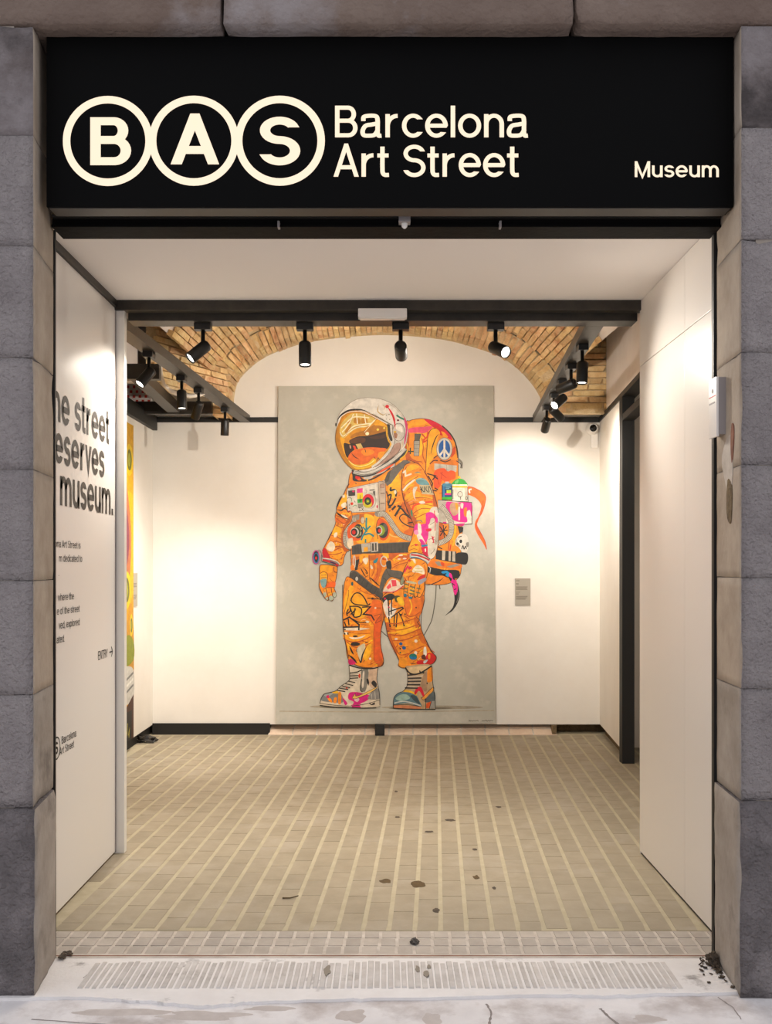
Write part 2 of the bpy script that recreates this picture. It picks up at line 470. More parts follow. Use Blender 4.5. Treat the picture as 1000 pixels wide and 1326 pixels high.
# right wall of four panels
wr = struct(empty('wall_right', (XR + .02, 4.6, 0)))
ysm = D(3.795)
for a, b in ((YB - .01, ysm), (ysm, YP)):
    for z0, zt in ((.012, 2.555), (2.558, 2.898)):
        o = bx('panel', 'panel_white', XR, XR + .035, a + .0012, b - .0012, z0, zt, .0015, parent=wr); o.location = -wr.location
o = bx('backing', 'grey_plastic', XR + .01, XR + .04, YB, YP, .0, 2.9, parent=wr); o.location = -wr.location
o = bx('end_cap', 'panel_white', XR + .001, XR + .09, YP, YP + .012, .0, 2.9, parent=wr); o.location = -wr.location
struct(bx('baseboard_right', 'black_rubber', XR + .006, XR + .03, YB, YP, -.002, .012))
struct(bx('baseboard_left', 'rubble', XL - .03, XL - .006, YB, YP, -.002, .012))
# dark steel guides at both jambs
struct(bx('trim_2', 'black_paint', -1.31, -1.275, YB + .004, YB + .018, 0.004, 2.80))
struct(bx('trim_3', 'black_paint', 1.262, 1.31, YB + .004, YB + .03, 0.004, 2.80))

# shutter housing behind the sign
sh = tag(empty('shutter_housing', (0, YB, 2.766)), 'black roller shutter housing under the sign above the doorway', 'shutter')
def sb(name, m, *a, **k):
    o = bx(name, m, *a, parent=sh, **k); o.location = -sh.location; return o
sb('housing', 'shutter_black', -1.262, 1.266, YB - .07, YB + .06, 2.790, 3.40, c=.004)
sb('rail', 'black_paint', -1.255, 1.26, YB - .095, YB - .07, 2.815, 2.827, c=.002)
sb('lip', 'shutter_black', -1.262, 1.266, YB - .078, YB + .064, 2.784, 2.794, c=.002)
for x in (361, 648):
    p = at(x, 291, YB - .09)
    sb('pin', 'grey_plastic', p.x - .004, p.x + .004, YB - .1, YB - .07, p.z - .012, p.z + .012, c=.001)
# little sensor under the housing
sen = tag(empty('motion_sensor', (at(524, 300, YB - .1).x, YB - .1, 2.785)), 'small grey motion sensor above the middle of the doorway', 'sensor')
o = bx('body', 'grey_plastic', -.022, .022, -.022, .022, .005, .032, .004, parent=sen)
o = MB().lathe([(.004, -.014), (.01, -.008), (.012, .0), (.012, .008)], 14).build('lens', 'white_plastic', sen, smooth=True)

# ------------------------------------------------------------------ sign
SY0, SY1 = D(3.05), D(3.124)
sx0, sx1 = at(60, 0, SY0).x, at(950, 0, SY0).x
sz0, sz1 = zpx(268, SY0), zpx(47, SY0)
sign = tag(empty('shop_sign', ((sx0 + sx1) / 2, SY0, sz0)), 'black box sign with glowing lettering above the doorway', 'sign')
def inv(o, root): o.location = -root.location; return o
inv(shade(bx('box', 'sign_black', sx0, sx1, SY0, SY1, sz0, sz1, .004, parent=sign)), sign)
inv(bx('underside', 'sign_under_lit', sx0 + .008, sx1 - .008, SY0 + .008, SY1, sz0 - .003, sz0 + .002, parent=sign), sign)

# ------------------------------------------------------------------ plain grotesque letters drawn from pen strokes
XH = .735
def ell(cx, cy, rx, ry, a0, a1, n=22):
    return [(cx + rx * math.cos(math.radians(a0 + (a1 - a0) * k / n)), cy + ry * math.sin(math.radians(a0 + (a1 - a0) * k / n))) for k in range(n + 1)]
def cat(P, m=6):
    V = [Vector(p) for p in P]; return [tuple(v) for v in catmull2(V, m)]
def catmull2(P, m=6):
    out = []
    for i in range(len(P) - 1):
        p0, p1, p2, p3 = P[max(i - 1, 0)], P[i], P[i + 1], P[min(i + 2, len(P) - 1)]
        for k in range(m):
            t = k / m
            out.append(.5 * ((2 * p1) + (p2 - p0) * t + (2 * p0 - 5 * p1 + 4 * p2 - p3) * t * t + (3 * p1 - p0 - 3 * p2 + p3) * t ** 3))
    out.append(P[-1]); return out
def sshape(cx, r, top, mid, bot):
    u, l = (top - mid) / 2, (mid - bot) / 2
    return ell(cx, mid + u, r * .95, u, 18, 268, 22) + ell(cx, bot + l, r, l, 88, -160, 22)
def glyph(ch, w):
    h = w / 2; X = XH; r = X / 2 + .012 - h; ov = .012
    def arch(x0, x1, y=.42): return ell((x0 + x1) / 2, y, (x1 - x0) / 2, X + ov - h - y, 180, 0, 14)
    if ch == 'o': return [(ell(.33, X / 2, .33 - h, r, 0, 360, 36), 1)], .66, .02
    if ch == 'c': return [(ell(.32, X / 2, .32 - h, r, 40, 320, 30), 0)], .60, .02
    if ch == 'e': return [([(h, X / 2)] + [(.64 - h, X / 2)] + ell(.325, X / 2, .325 - h, r, 3, 318, 34), 0)], .65, .02
    if ch == 'd': return [(ell(.315, X / 2, .315 - h, r, 0, 360, 34), 1), ([(.62 - h, 0), (.62 - h, 1)], 0)], .62, .01
    if ch == 'p': return [(ell(.315, X / 2, .305 - h, r, 0, 360, 34), 1), ([(h, -.28), (h, X)], 0)], .62, .01
    if ch == 'n': return [([(h, 0), (h, X)], 0), (arch(h, .57 - h) + [(.57 - h, 0)], 0)], .57, 0
    if ch == 'h': return [([(h, 0), (h, 1)], 0), (arch(h, .57 - h) + [(.57 - h, 0)], 0)], .57, 0
    if ch == 'm': return [([(h, 0), (h, X)], 0), (arch(h, .455) + [(.455, 0)], 0), (arch(.455, .91 - h) + [(.91 - h, 0)], 0)], .91, 0
    if ch == 'u': return [([(h, X), (h, .30)] + ell(.285, .30, .285 - h, .30 + ov - h, 180, 360, 14), 0), ([(.57 - h, 0), (.57 - h, X)], 0)], .57, 0
    if ch == 'r': return [([(h, 0), (h, X)], 0), (ell(.34, .36, .34 - h, X + .005 - h - .36, 180, 88, 12), 0)], .36, -.03
    if ch == 's': return [(sshape(.265, .265 - h, X + ov - h, .378, h - ov), 0)], .53, .01
    if ch == 'z': return [(cat([(.52 - h, .52), (.46, .645), (.27, X + ov - h), (.085, .645), (h + .01, .54), (.12, .43), (.27, .375), (.43, .31), (.53 - h, .195), (.455, .075), (.27, h - ov), (.08, .075), (h - .005, .215)]), 0)], .53, .01
    if ch == 't': return [(cat([(.15, .95), (.15, .7), (.15, .3), (.16, .13), (.22, h - .005), (.34, h - .005)]), 0), ([(0, X - h), (.33, X - h)], 0)], .34, .03
    if ch == 'f': return [(cat([(.35, 1.0 - h), (.25, 1.0 - h), (.15, .86), (.15, .5), (.15, 0)]), 0), ([(0, X - h), (.33, X - h)], 0)], .34, .03
    if ch == 'i': return [([(h, 0), (h, X)], 0), ([(h, 1 - w * 1.1), (h, 1)], 0)], w, 0
    if ch == 'l': return [([(h, 0), (h, 1)], 0)], w, 0
    if ch == 'v': return [([(h * .95, X), (.28, h * .4), (.56 - h * .95, X)], 0)], .56, .05
    if ch == 'w': return [([(h * .95, X), (.22, h * .4), (.42, X - h), (.62, h * .4), (.84 - h * .95, X)], 0)], .84, .05
    if ch == 'x': return [([(h, X), (.54 - h, 0)], 0), ([(.54 - h, X), (h, 0)], 0)], .54, .03
    if ch == 'a': return [(cat([(h + .02, .515), (.10, .645), (.28, X + ov - h), (.45, .66), (.49, .53), (.49, .30), (.49, .14), (.52, h - .01), (.60, h - .01)], 5), 0),
                          (cat([(.49, .44), (.33, .405), (.15, .365), (h, .215), (.09, .075), (.24, h - ov), (.40, .08), (.49, .22)], 5), 0)], .60, .02
    if ch == '.': return [([(h * 1.1, 0), (h * 1.1, w * 1.15)], 0)], w * 1.1, 0
    if ch == ',': return [([(h, w * 1.1), (h, 0), (h * .4, -.16)], 0)], w, 0
    if ch == 'A': return [([(h * .95, 0), (.365 - h * .1, 1 - h * .25), (.365 + h * .1, 1 - h * .25), (.73 - h * .95, 0)], 0), ([(.16, .30), (.57, .30)], 0)], .73, .05
    if ch == 'B':
        xr = .62
        return [([(h, 0), (h, 1)], 0), ([(h, 1 - h), (.36, 1 - h)] + ell(.36, .765, xr - .03 - h - .36, .235 - h, 90, -90, 14) + [(.36, .53 + h * 0), (h, .53)], 0) if False else
                ([(h, 1 - h), (.37, 1 - h)] + ell(.37, (1 - h + .525) / 2, .60 - h - .37, (1 - h - .525) / 2, 90, -90, 14) + [(h, .525)], 0),
                ([(h, .525), (.38, .525)] + ell(.38, (.525 + h) / 2, .645 - h - .38, (.525 - h) / 2, 90, -90, 14) + [(h, h)], 0)], .645, 0
    if ch == 'S': return [(sshape(.33, .33 - h, 1 + ov - h, .52, h - ov), 0)], .66, .02
    if ch == 'Z': return [(cat([(.65 - h, .70), (.58, .885), (.33, 1 + ov - h), (.10, .89), (h + .01, .73), (.13, .58), (.34, .515), (.56, .43), (.66 - h, .275), (.58, .11), (.34, h - ov), (.08, .115), (h - .01, .32)], 7), 0)], .66, .02
    if ch == 'M': return [([(h, 0), (h, 1)], 0), ([(.82 - h, 0), (.82 - h, 1)], 0), ([(h, 1 - h * .3), (.41, h * .3), (.82 - h, 1 - h * .3)], 0)], .82, 0
    if ch == 'T': return [([(0, 1 - h), (.62, 1 - h)], 0), ([(.31, 0), (.31, 1 - h)], 0)], .62, .04
    if ch == 'E': return [([(h, 0), (h, 1)], 0), ([(h, 1 - h), (.55, 1 - h)], 0), ([(h, .53), (.51, .53)], 0), ([(h, h), (.56, h)], 0)], .56, 0
    if ch == 'N': return [([(h, 0), (h, 1)], 0), ([(.66 - h, 0), (.66 - h, 1)], 0), ([(h, 1 - h * .5), (.66 - h, h * .5)], 0)], .66, 0
    if ch == 'R': return [([(h, 0), (h, 1)], 0), ([(h, 1 - h), (.36, 1 - h)] + ell(.36, (1 - h + .5) / 2, .62 - h - .36, (.5 - h) / 2, 90, -90, 12) + [(h, .5)], 0), ([(.38, .5), (.56, .3), (.60 - h * .3, 0)], 0)], .63, 0
    if ch == 'Y': return [([(h * .95, 1), (.33, .42), (.66 - h * .95, 1)], 0), ([(.33, .44), (.33, 0)], 0)], .66, .05
    if ch == 'H': return [([(h, 0), (h, 1)], 0)], w, 0
    return [], .3, 0
def ribbon(P, w, closed=False, taper=False, flat=False):
    P = [Vector(p) for p in P]
    if closed and (P[0] - P[-1]).length < 1e-6: P = P[:-1]
    n = len(P); vs = []
    for i, p in enumerate(P):
        a = P[i - 1] if (closed or i > 0) else p; b = P[(i + 1) % n] if (closed or i < n - 1) else p
        d1 = (p - a); d2 = (b - p)
        d1 = d1.normalized() if d1.length > 1e-9 else d2.normalized(); d2 = d2.normalized() if d2.length > 1e-9 else d1
        n1 = Vector((-d1.y, d1.x)); n2 = Vector((-d2.y, d2.x)); m = n1 + n2
        if m.length < 1e-3: m = n1
        m.normalize(); k = 1 / max(.45, m.dot(n1))
        hw = w / 2 * k
        if taper: t = i / max(1, n - 1); hw *= max(.12, min(1, 3.2 * t, 3.2 * (1 - t)))
        e = [p - m * hw, p + m * hw]
        if flat and not closed and i in (0, n - 1) and abs(d1.y) > .45:
            e = [v + d1 * ((p.y - v.y) / d1.y) for v in e]
        vs += e
    fs = [(2 * i, 2 * i + 2, 2 * i + 3, 2 * i + 1) for i in range(n - 1)]
    if closed: fs.append((2 * n - 2, 0, 1, 2 * n - 1))
    return [tuple(v) for v in vs], fs
def text_mesh(body, w=.14):
    x = 0; V = []; FS = []; gap = .135 - .25 * w
    for ch in body:
        if ch == ' ': x += .36; continue
        st, adv, tight = glyph(ch, w)
        x -= tight
        for P, cl in st:
            vs, fs = ribbon(P, w, cl, flat=True); b = len(V)
            V += [(a + x, c) for a, c in vs]; FS += [[i + b for i in f] for f in fs]
        x += adv - tight + gap
    return V, FS
def words(body, w):
    """the words of a line as separate meshes, each at its place in the line"""
    out = []
    for i, wd in enumerate(body.split(' ')):
        head = ' '.join(body.split(' ')[:i])
        x = 0.0
        if head:
            for ch in head + ' ':
                if ch == ' ': x += .36
                else:
                    g = glyph(ch, w); x += g[1] - 2 * g[2] + .135 - .25 * w
        vs, fs = text_mesh(wd, w)
        if vs: out.append(([(a + x, c) for a, c in vs], fs))
    return out
def bounds(vs):
    return min(v[0] for v in vs), max(v[0] for v in vs), min(v[1] for v in vs), max(v[1] for v in vs)
def letter(name, body, mapf, m, parent, root, offset=.14):
    for vs, fs in words(body, offset):
        mb = MB(); mb.add([mapf(x, y) for x, y in vs], fs)
        o = mb.build(name, m, parent); inv(o, root)
LYs = SY0 - .0012
def fit(body, x0, x1, base, cap, name='lettering', m='letter_glow', offset=.14, capch='H'):
    vs, _ = text_mesh(body, offset); b = bounds(vs); c = bounds(text_mesh(capch, offset)[0])
    kx = (x1 - x0) / (b[1] - b[0]); ky = (base - cap) / (c[3] - c[2])
    def f(x, y):
        p = at(x0 + (x - b[0]) * kx, base - (y - c[2]) * ky, SY0); p.y = LYs; return p
    return letter(name, body, f, m, sign, sign, offset)
for i, (cx, cy) in enumerate([(139.8, 182.7), (251.2, 182.4), (362.6, 182.4)]):
    mb = MB(); n = 64; ro, ri = 58.3, 48.6
    vs = []
    for k in range(n):
        a = 2 * math.pi * k / n
        for r in (ro, ri):
            p = at(cx + r * math.cos(a), cy - r * math.sin(a), SY0); p.y = LYs - .0001 * i; vs.append(p)
    mb.add(vs, [(2 * k, 2 * k + 1, (2 * k + 3) % (2 * n), (2 * k + 2) % (2 * n)) for k in range(n)])
    inv(mb.build('letter_ring', 'letter_glow', sign), sign)
fit('B', 117, 170, 214, 152, 'letter', offset=.165)
fit('A', 221, 284, 213, 151, 'letter', offset=.165)
fit('S', 336, 389, 213.5, 152, 'letter', offset=.165)
fit('Barcelona', 434, 684, 178, 137, offset=.128)
fit('Art Street', 432, 672, 229, 188, offset=.128)
fit('Museum', 822, 931, 229.5, 209, offset=.14)

# ------------------------------------------------------------------ lettering on the left panel
lp = tag(empty('wall_text', (XL + .002, 4.9, 1.5)), 'dark vinyl lettering about the street and museum on the left panel', 'wall text')
PX = XL + .0015
def ptext(body, yr, base, xh, kx, offset=.14, m='print_dark', ref='x', name='lettering'):
    """text reading away from the street, right end at depth yr"""
    vs, fs = text_mesh(body, offset); b = bounds(vs); c = (0, 0, 0, XH if ref == 'x' else 1)
    ky = xh / c[3]
    for vs, fs in words(body, offset):
        mb = MB(); mb.add([(PX, yr + (x - b[1]) * kx, base + (y - c[2]) * ky) for x, y in vs], fs)
        o = mb.build(name, m, lp); inv(o, lp)
w1 = bounds(text_mesh('street', .165)[0]); kx1 = .58 / (w1[1] - w1[0])
ptext('The street', 5.262, 2.131, .128, kx1, .165)
ptext('deserves', 5.174, 1.953, .128, kx1, .165)
ptext('a museum.', 5.338, 1.772, .128, kx1, .165)
w2 = bounds(text_mesh('Art Street is', .11)[0]); ka = (D(3.944) - D(1562 / 420.0)) / (w2[1] - w2[0])
for body, xr, base in (('Barcelona Art Street is', 104, 1.588), ('m dedicated to', 106.2, 1.526), ('.', 76, 1.464), ('where the', 95.5, 1.356), ('e of the street', 102.8, 1.296), ('ved, explored', 102.8, 1.234), ('ated.', 83.2, 1.173)):
    ptext(body, D(1562 / (500 - xr)), base, .0235, ka, .11, 'print_black')
w3 = bounds(text_mesh('ENTRY', .11)[0]); ye0, ye1 = D(1562 / (500 - 126.8)), D(1562 / (500 - 139.2))
ptext('ENTRY', ye1, 1.044, .043, (ye1 - ye0) / (w3[1] - w3[0]), .11, 'print_black', 'E')
ar = MB(); ya, yb_ = D(1562 / (500 - 141.3)), D(1562 / (500 - 145.8)); za = 1.066
def seg2(mb, a, b, w):
    a = Vector(a); b = Vector(b); d = (b - a).normalized(); n = Vector((-d.y, d.x)) * w
    mb.add([(PX, p.x, p.y) for p in (a - n, b - n, b + n, a + n)], [(0, 1, 2, 3)])
seg2(ar, (ya, za), (yb_ - .008, za), .0035)
seg2(ar, (yb_ - .03, za + .026), (yb_, za), .0038); seg2(ar, (yb_ - .03, za - .026), (yb_, za), .0038)
inv(ar.build('arrow', 'print_black', lp), lp)
rg = MB(); n = 40; yc, zc = D(1562 / 427.1), .722; vs = []
for k in range(n):
    a = 2 * math.pi * k / n
    for r in (.05, .0435): vs.append((PX, yc + r * math.cos(a), zc + r * math.sin(a)))
rg.add(vs, [(2 * k, 2 * k + 1, (2 * k + 3) % (2 * n), (2 * k + 2) % (2 * n)) for k in range(n)])
inv(rg.build('letter_ring', 'print_black', lp), lp)
ws = bounds(text_mesh('S', .2)[0]); ptext('S', yc + .02, zc - .025, .052, .04 / (ws[1] - ws[0]), .2, 'print_black', 'S')
w4 = bounds(text_mesh('Barcelona', .12)[0]); kb = (D(3.89) - D(3.715)) / (w4[1] - w4[0])
ptext('Barcelona', D(3.89), .728, .033, kb, .12, 'print_black', 'H')
ptext('Art Street', D(3.862), .684, .033, kb, .12, 'print_black', 'H')

# ------------------------------------------------------------------ alarm box on the right jamb
ab = tag(empty('alarm_box', (1.245, 3.85, 2.0)), 'white and grey control box on the right stone jamb', 'control box')
Ya, Yb2 = D(3.15), D(3.2255); bxx = 428 / F * Ya; zt, zb = zpx(488, Ya), zpx(562, Ya)
inv(shade(bx('case', 'grey_plastic', bxx + .008, 1.275, Ya, Yb2, zb, zt, .003, parent=ab)), ab)
inv(shade(bx('cover', 'white_plastic', bxx, bxx + .010, Ya + .001, Yb2 + .002, zb - .008, zt + .002, .003, parent=ab)), ab)
inv(bx('red_line', 'red_print', bxx - .0008, bxx + .001, Ya + .008, Yb2 - .004, zt - .068, zt - .065, parent=ab), ab)
inv(bx('printed_name', 'grey_plastic', bxx - .0008, bxx + .001, Ya + .018, Yb2 - .006, zt - .094, zt - .088, parent=ab), ab)
inv(MB().lathe([(.009, 0), (.009, .002)], 18, Matrix.Translation((bxx + .0005, (Ya + Yb2) / 2, zt - .045)) @ Matrix.Rotation(-math.pi / 2, 4, 'Y')).build('round_mark', 'grey_plastic', ab), ab)

# old damage on the right reveal below the control box
def scar(pts, m, d=.003):
    mb = MB(); P = closed_smooth2([Vector((y, z)) for y, z in pts]); n = len(P)
    vs = [(1.247 + (p.x - YF) / (YB - YF) * .023 - d, p.x, p.y) for p in P] + [(1.247 + (p.x - YF) / (YB - YF) * .023 + .004, p.x, p.y) for p in P]
    mb.add(vs, [tuple(range(n))] + [(i, (i + 1) % n, n + (i + 1) % n, n + i) for i in range(n)])
    return inv(mb.build('chipped_patch', m, wfr), wfr)
def closed_smooth2(P):
    out = []; n = len(P)
    for i in range(n):
        p0, p1, p2, p3 = P[i - 1], P[i], P[(i + 1) % n], P[(i + 2) % n]
        for k in range(4):
            t = k / 4
            out.append(.5 * ((2 * p1) + (p2 - p0) * t + (2 * p0 - 5 * p1 + 4 * p2 - p3) * t * t + (3 * p1 - p0 - 3 * p2 + p3) * t ** 3))
    return out
scar([(3.69, 2.0), (3.72, 2.02), (3.735, 1.95), (3.72, 1.88), (3.70, 1.92)], 'rusty')
scar([(3.72, 1.98), (3.80, 1.97), (3.86, 1.90), (3.80, 1.80), (3.76, 1.72), (3.72, 1.80), (3.71, 1.9)], 'grout_grey', .002)
scar([(3.72, 1.80), (3.78, 1.82), (3.79, 1.70), (3.74, 1.66), (3.72, 1.72)], 'rubble', .0025)
# ------------------------------------------------------------------ steel frame
def beam(name, a, b, w0, w1, z0, z1, m='black_steel', label=None):
    """flat steel beam from (xa0..xa1 at ya) to (xb0..xb1 at yb)"""
    (xa0, xa1, ya), (xb0, xb1, yb) = a, b
    vs = [(xa0, ya, z0), (xa1, ya, z0), (xb1, yb, z0), (xb0, yb, z0), (xa0, ya, z1), (xa1, ya, z1), (xb1, yb, z1), (xb0, yb, z1)]
    return struct(MB().add(vs, [(3, 2, 1, 0), (4, 5, 6, 7), (0, 1, 5, 4), (1, 2, 6, 5), (2, 3, 7, 6), (3, 0, 4, 7)]).build(name, m), label, 'beam' if label else None)
struct(bx('steel_beam', 'black_steel', XL - .03, XR + .03, YP - .02, YP + .05, 2.848, 2.905, .003), 'dark steel beam edging the white vestibule ceiling', 'beam')
struct(bx('steel_beam', 'black_steel', XL + .05, XR - .0, YP + .06, YP + .19, BZ, 2.872, .003), 'lower dark steel beam carrying the front row of spotlights', 'beam')
yb0 = YP + .19
def lx(Y): return -1.43 + (Y - D(4.6)) * (.19 / (D(7.4) - D(4.6)))
def rx(Y): return 1.08 + (Y - D(4.6)) * (.22 / (D(7.4) - D(4.6)))
beam('steel_beam', (lx(yb0) - .1, lx(yb0), yb0), (lx(YW) - .088, lx(YW), YW - .01), 0, 0, BZ, 2.87, label='long dark steel beam carrying the left row of spotlights')
beam('steel_beam', (rx(yb0), rx(yb0) + .1, yb0), (rx(YW), rx(YW) + .075, YW - .01), 0, 0, BZ, 2.87, label='long dark steel beam carrying the right row of spotlights')
pA = at(206, 491, D(5.9)); struct(bx('steel_beam', 'black_steel', -2.3, pA.x, D(5.9), D(5.9) + .07, BZ, BZ + .107, .003), 'short dark cross beam at upper left, nearer the door', 'beam')
pB = at(274, 536, D(7.24)); struct(bx('steel_beam', 'black_steel', -2.3, pB.x, D(7.24), D(7.24) + .07, BZ, BZ + .107, .003), 'short dark cross beam at upper left, nearer the back wall', 'beam')
beam('steel_beam', (-1.80, -1.70, D(5.9) + .07), (-1.86, -1.76, D(7.24)), 0, 0, BZ + .01, BZ + .09, label='dark beam joining the two short cross beams')
struct(bx('trim_4', 'black_paint', -2.12, -.96, YW - .02, YW + .05, BZ - .003, 2.852))
struct(bx('trim_5', 'black_paint', .96, 1.93, YW - .02, YW + .05, BZ - .003, 2.852))
struct(bx('trim_6', 'black_paint', -2.13, -2.06, 5.5, YW, 2.735, 2.86))

# ------------------------------------------------------------------ gallery walls
wb = struct(MB().box(-2.14, 2.02, YW, YW + .06, .088, 4.3).build('wall_back', 'white_wall'))
struct(bx('wall_gallery_left', 'white_wall', -2.16, -2.10, YP + .06, YW, .088, 2.74), 'white gallery wall behind the yellow painting', 'wall')
def rwx(Y): return 1.926 - .076 * (YW - Y)
Yp0 = D(6.5)
def rwall(name, m, ya, yb, z0, z1, t=.08, d=0.0):
    return struct(MB().add([(rwx(ya) + d, ya, z0), (rwx(yb) + d, yb, z0), (rwx(yb) + t, yb, z0), (rwx(ya) + t, ya, z0), (rwx(ya) + d, ya, z1), (rwx(yb) + d, yb, z1), (rwx(yb) + t, yb, z1), (rwx(ya) + t, ya, z1)],
                [(0, 1, 2, 3), (7, 6, 5, 4), (0, 4, 5, 1), (1, 5, 6, 2), (2, 6, 7, 3), (3, 7, 4, 0)]).build(name, m))
rwall('wall_gallery_right', 'white_wall', Yp0 + .1, YW, .09, BZ)
rwall('trim_7', 'black_paint', YP + .1, YW, BZ, 2.85, .1, -.012)
rwall('wall_upper_right', 'plaster', YP + .1, D(7.3), 2.85, 4.3)
# doorway in the right wall: post, header and the side room behind
dr = struct(empty('door_1', (1.86, Yp0, 0)), 'tall black door frame in the right gallery wall', 'door frame')
inv(bx('post', 'black_paint', rwx(Yp0) - .012, rwx(Yp0) + .082, Yp0, Yp0 + .1, -.002, BZ, .003, parent=dr), dr)
hd = MB().add([(rwx(5.7) - .01, 5.7, 2.625), (rwx(Yp0) - .01, Yp0, 2.625), (rwx(Yp0) + .08, Yp0, 2.625), (rwx(5.7) + .08, 5.7, 2.625), (rwx(5.7) - .01, 5.7, 2.675), (rwx(Yp0) - .01, Yp0, 2.675), (rwx(Yp0) + .08, Yp0, 2.675), (rwx(5.7) + .08, 5.7, 2.675)],
              [(3, 2, 1, 0), (4, 5, 6, 7), (0, 1, 5, 4), (1, 2, 6, 5), (2, 3, 7, 6), (3, 0, 4, 7)]).build('header', 'black_paint', dr); inv(hd, dr)
inv(bx('post', 'black_paint', rwx(5.62) - .012, rwx(5.62) + .082, 5.6, 5.7, -.002, BZ, .003, parent=dr), dr)
struct(bx('wall_side_room', 'white_wall', 2.62, 2.7, 5.3, YW + .1, -.01, 4.3))
struct(bx('wall_side_room_end', 'white_wall', 1.99, 2.62, Yp0 + .7, Yp0 + .76, .0, 4.3))
# dark gap under the left and back walls, rubble under the right
struct(bx('baseboard_back', 'black_rubber', -2.1, onfloor(349, 952).x, YE + .035, YE + .05, -.003, .1))
struct(bx('baseboard_gallery_left', 'black_rubber', -2.17, -2.13, YP + .06, YE + .1, -.003, .1))
g = MB().box(1.50, 2.1, YE + .22, YE + .3, -.01, .2).box(1.49, 1.53, YE + .01, YE + .22, -.003, .085)
struct(g.build('baseboard_back_right', 'rubble'))
rwall('baseboard_gallery_right', 'rubble', Yp0 + .1, YW, -.003, .1, .09, .05)

# unseen shell added around the rooms to keep sky light out
struct(bx('light_shell_front', 'plaster', -2.4, 2.8, YP + .06, YP + .1, 2.905, 4.3))
struct(bx('light_shell_left', 'plaster', -2.5, -2.4, YB, YW + .7, -.1, 4.35))
struct(bx('light_shell_right', 'plaster', 2.72, 2.8, YB, YW + .7, -.1, 4.35))
struct(bx('light_shell_back', 'plaster', -2.5, 2.8, YW + .6, YW + .7, -.1, 4.35))
struct(bx('light_shell_roof', 'plaster', -2.5, 2.8, YB - .02, YW + .7, 4.3, 4.4))

# ------------------------------------------------------------------ brick arch and vault
RY = D(7.3)
ring_px = [(297, 539), (298, 520), (302, 492), (316, 473), (340, 455), (370, 443), (400, 435), (450, 428.5), (500, 426), (550, 429), (590, 435), (640, 450), (665, 463), (688, 484), (705, 510), (711, 539)]
RI = []
for x, y in ring_px:
    p = at(x, y, RY + .12); RI.append(Vector((p.x, p.z)))
def resample(P, n):
    L = [0]
    for a, b in zip(P[:-1], P[1:]): L.append(L[-1] + (b - a).length)
    out = []; j = 0
    for k in range(n):
        s = L[-1] * k / (n - 1)
        while j < len(P) - 2 and L[j + 1] < s: j += 1
        out.append(P[j].lerp(P[j + 1], (s - L[j]) / (L[j + 1] - L[j])))
    return out, L[-1]
RS, RL = resample(catmull2(RI), 73)
def nrm2(P, i):
    t = (P[min(i + 1, len(P) - 1)] - P[max(i - 1, 0)]).normalized(); return Vector((-t.y, t.x))
arch = struct(empty('wall_arch', (0, RY, BZ)), 'broken brick arch ring framing the white lunette above the mural', 'arch')
# mortar core of the ring
core = MB(); T0, T1 = .015, .14
vs = []
for i, p in enumerate(RS):
    n = nrm2(RS, i)
    for off in (T0, T1):
        q = p + n * off
        vs += [(q.x, RY + .012, q.y), (q.x, YW, q.y)]
fs = []
for i in range(len(RS) - 1):
    a, b = 4 * i, 4 * i + 4
    fs += [(a, b, b + 2, a + 2), (a, a + 1, b + 1, b), (a + 2, b + 2, b + 3, a + 3)]
inv(core.add(vs, fs).build('mortar_bed', 'mortar', arch), arch)
def brick_mesh(seed):
    r = random.Random(seed); mb = MB()
    vs = [(x + r.uniform(-.06, .06), y + r.uniform(-.05, .05), z + r.uniform(-.05, .05)) for z in (-.5, .5) for y in (-.5, .5) for x in (-.5, .5)]
    mb.add(vs, [(0, 2, 3, 1), (4, 5, 7, 6), (0, 1, 5, 4), (2, 6, 7, 3), (0, 4, 6, 2), (1, 3, 7, 5)])
    return mb.mesh('brick', 'brick')
BM = [brick_mesh(i) for i in range(8)]
def brick(parent, c, ux, uy, uz, sx, sy, sz):
    o = link('brick', random.choice(BM), parent)
    m = Matrix(((ux[0], uy[0], uz[0], c[0]), (ux[1], uy[1], uz[1], c[1]), (ux[2], uy[2], uz[2], c[2]), (0, 0, 0, 1)))
    o.matrix_local = Matrix.Translation(-parent.location) @ m @ Matrix.Diagonal((sx, sy, sz, 1))
    return o
nb = int(RL / .047)
RB, _ = resample(RS, nb + 1)
for i in range(nb):
    p = (RB[i] + RB[i + 1]) / 2; t = (RB[i + 1] - RB[i]).normalized(); n = Vector((-t.y, t.x))
    L = (RB[i + 1] - RB[i]).length
    ins = random.uniform(-.022, .016); dep = random.uniform(.26, .34); fy = RY + random.uniform(-.02, .012)
    q = p + n * (.066 + ins / 2)
    brick(arch, (q.x, fy + dep / 2, q.y), (t.x, 0, t.y), (0, 1, 0), (n.x, 0, n.y), L - .007, dep, .135 + random.uniform(-.012, .008))
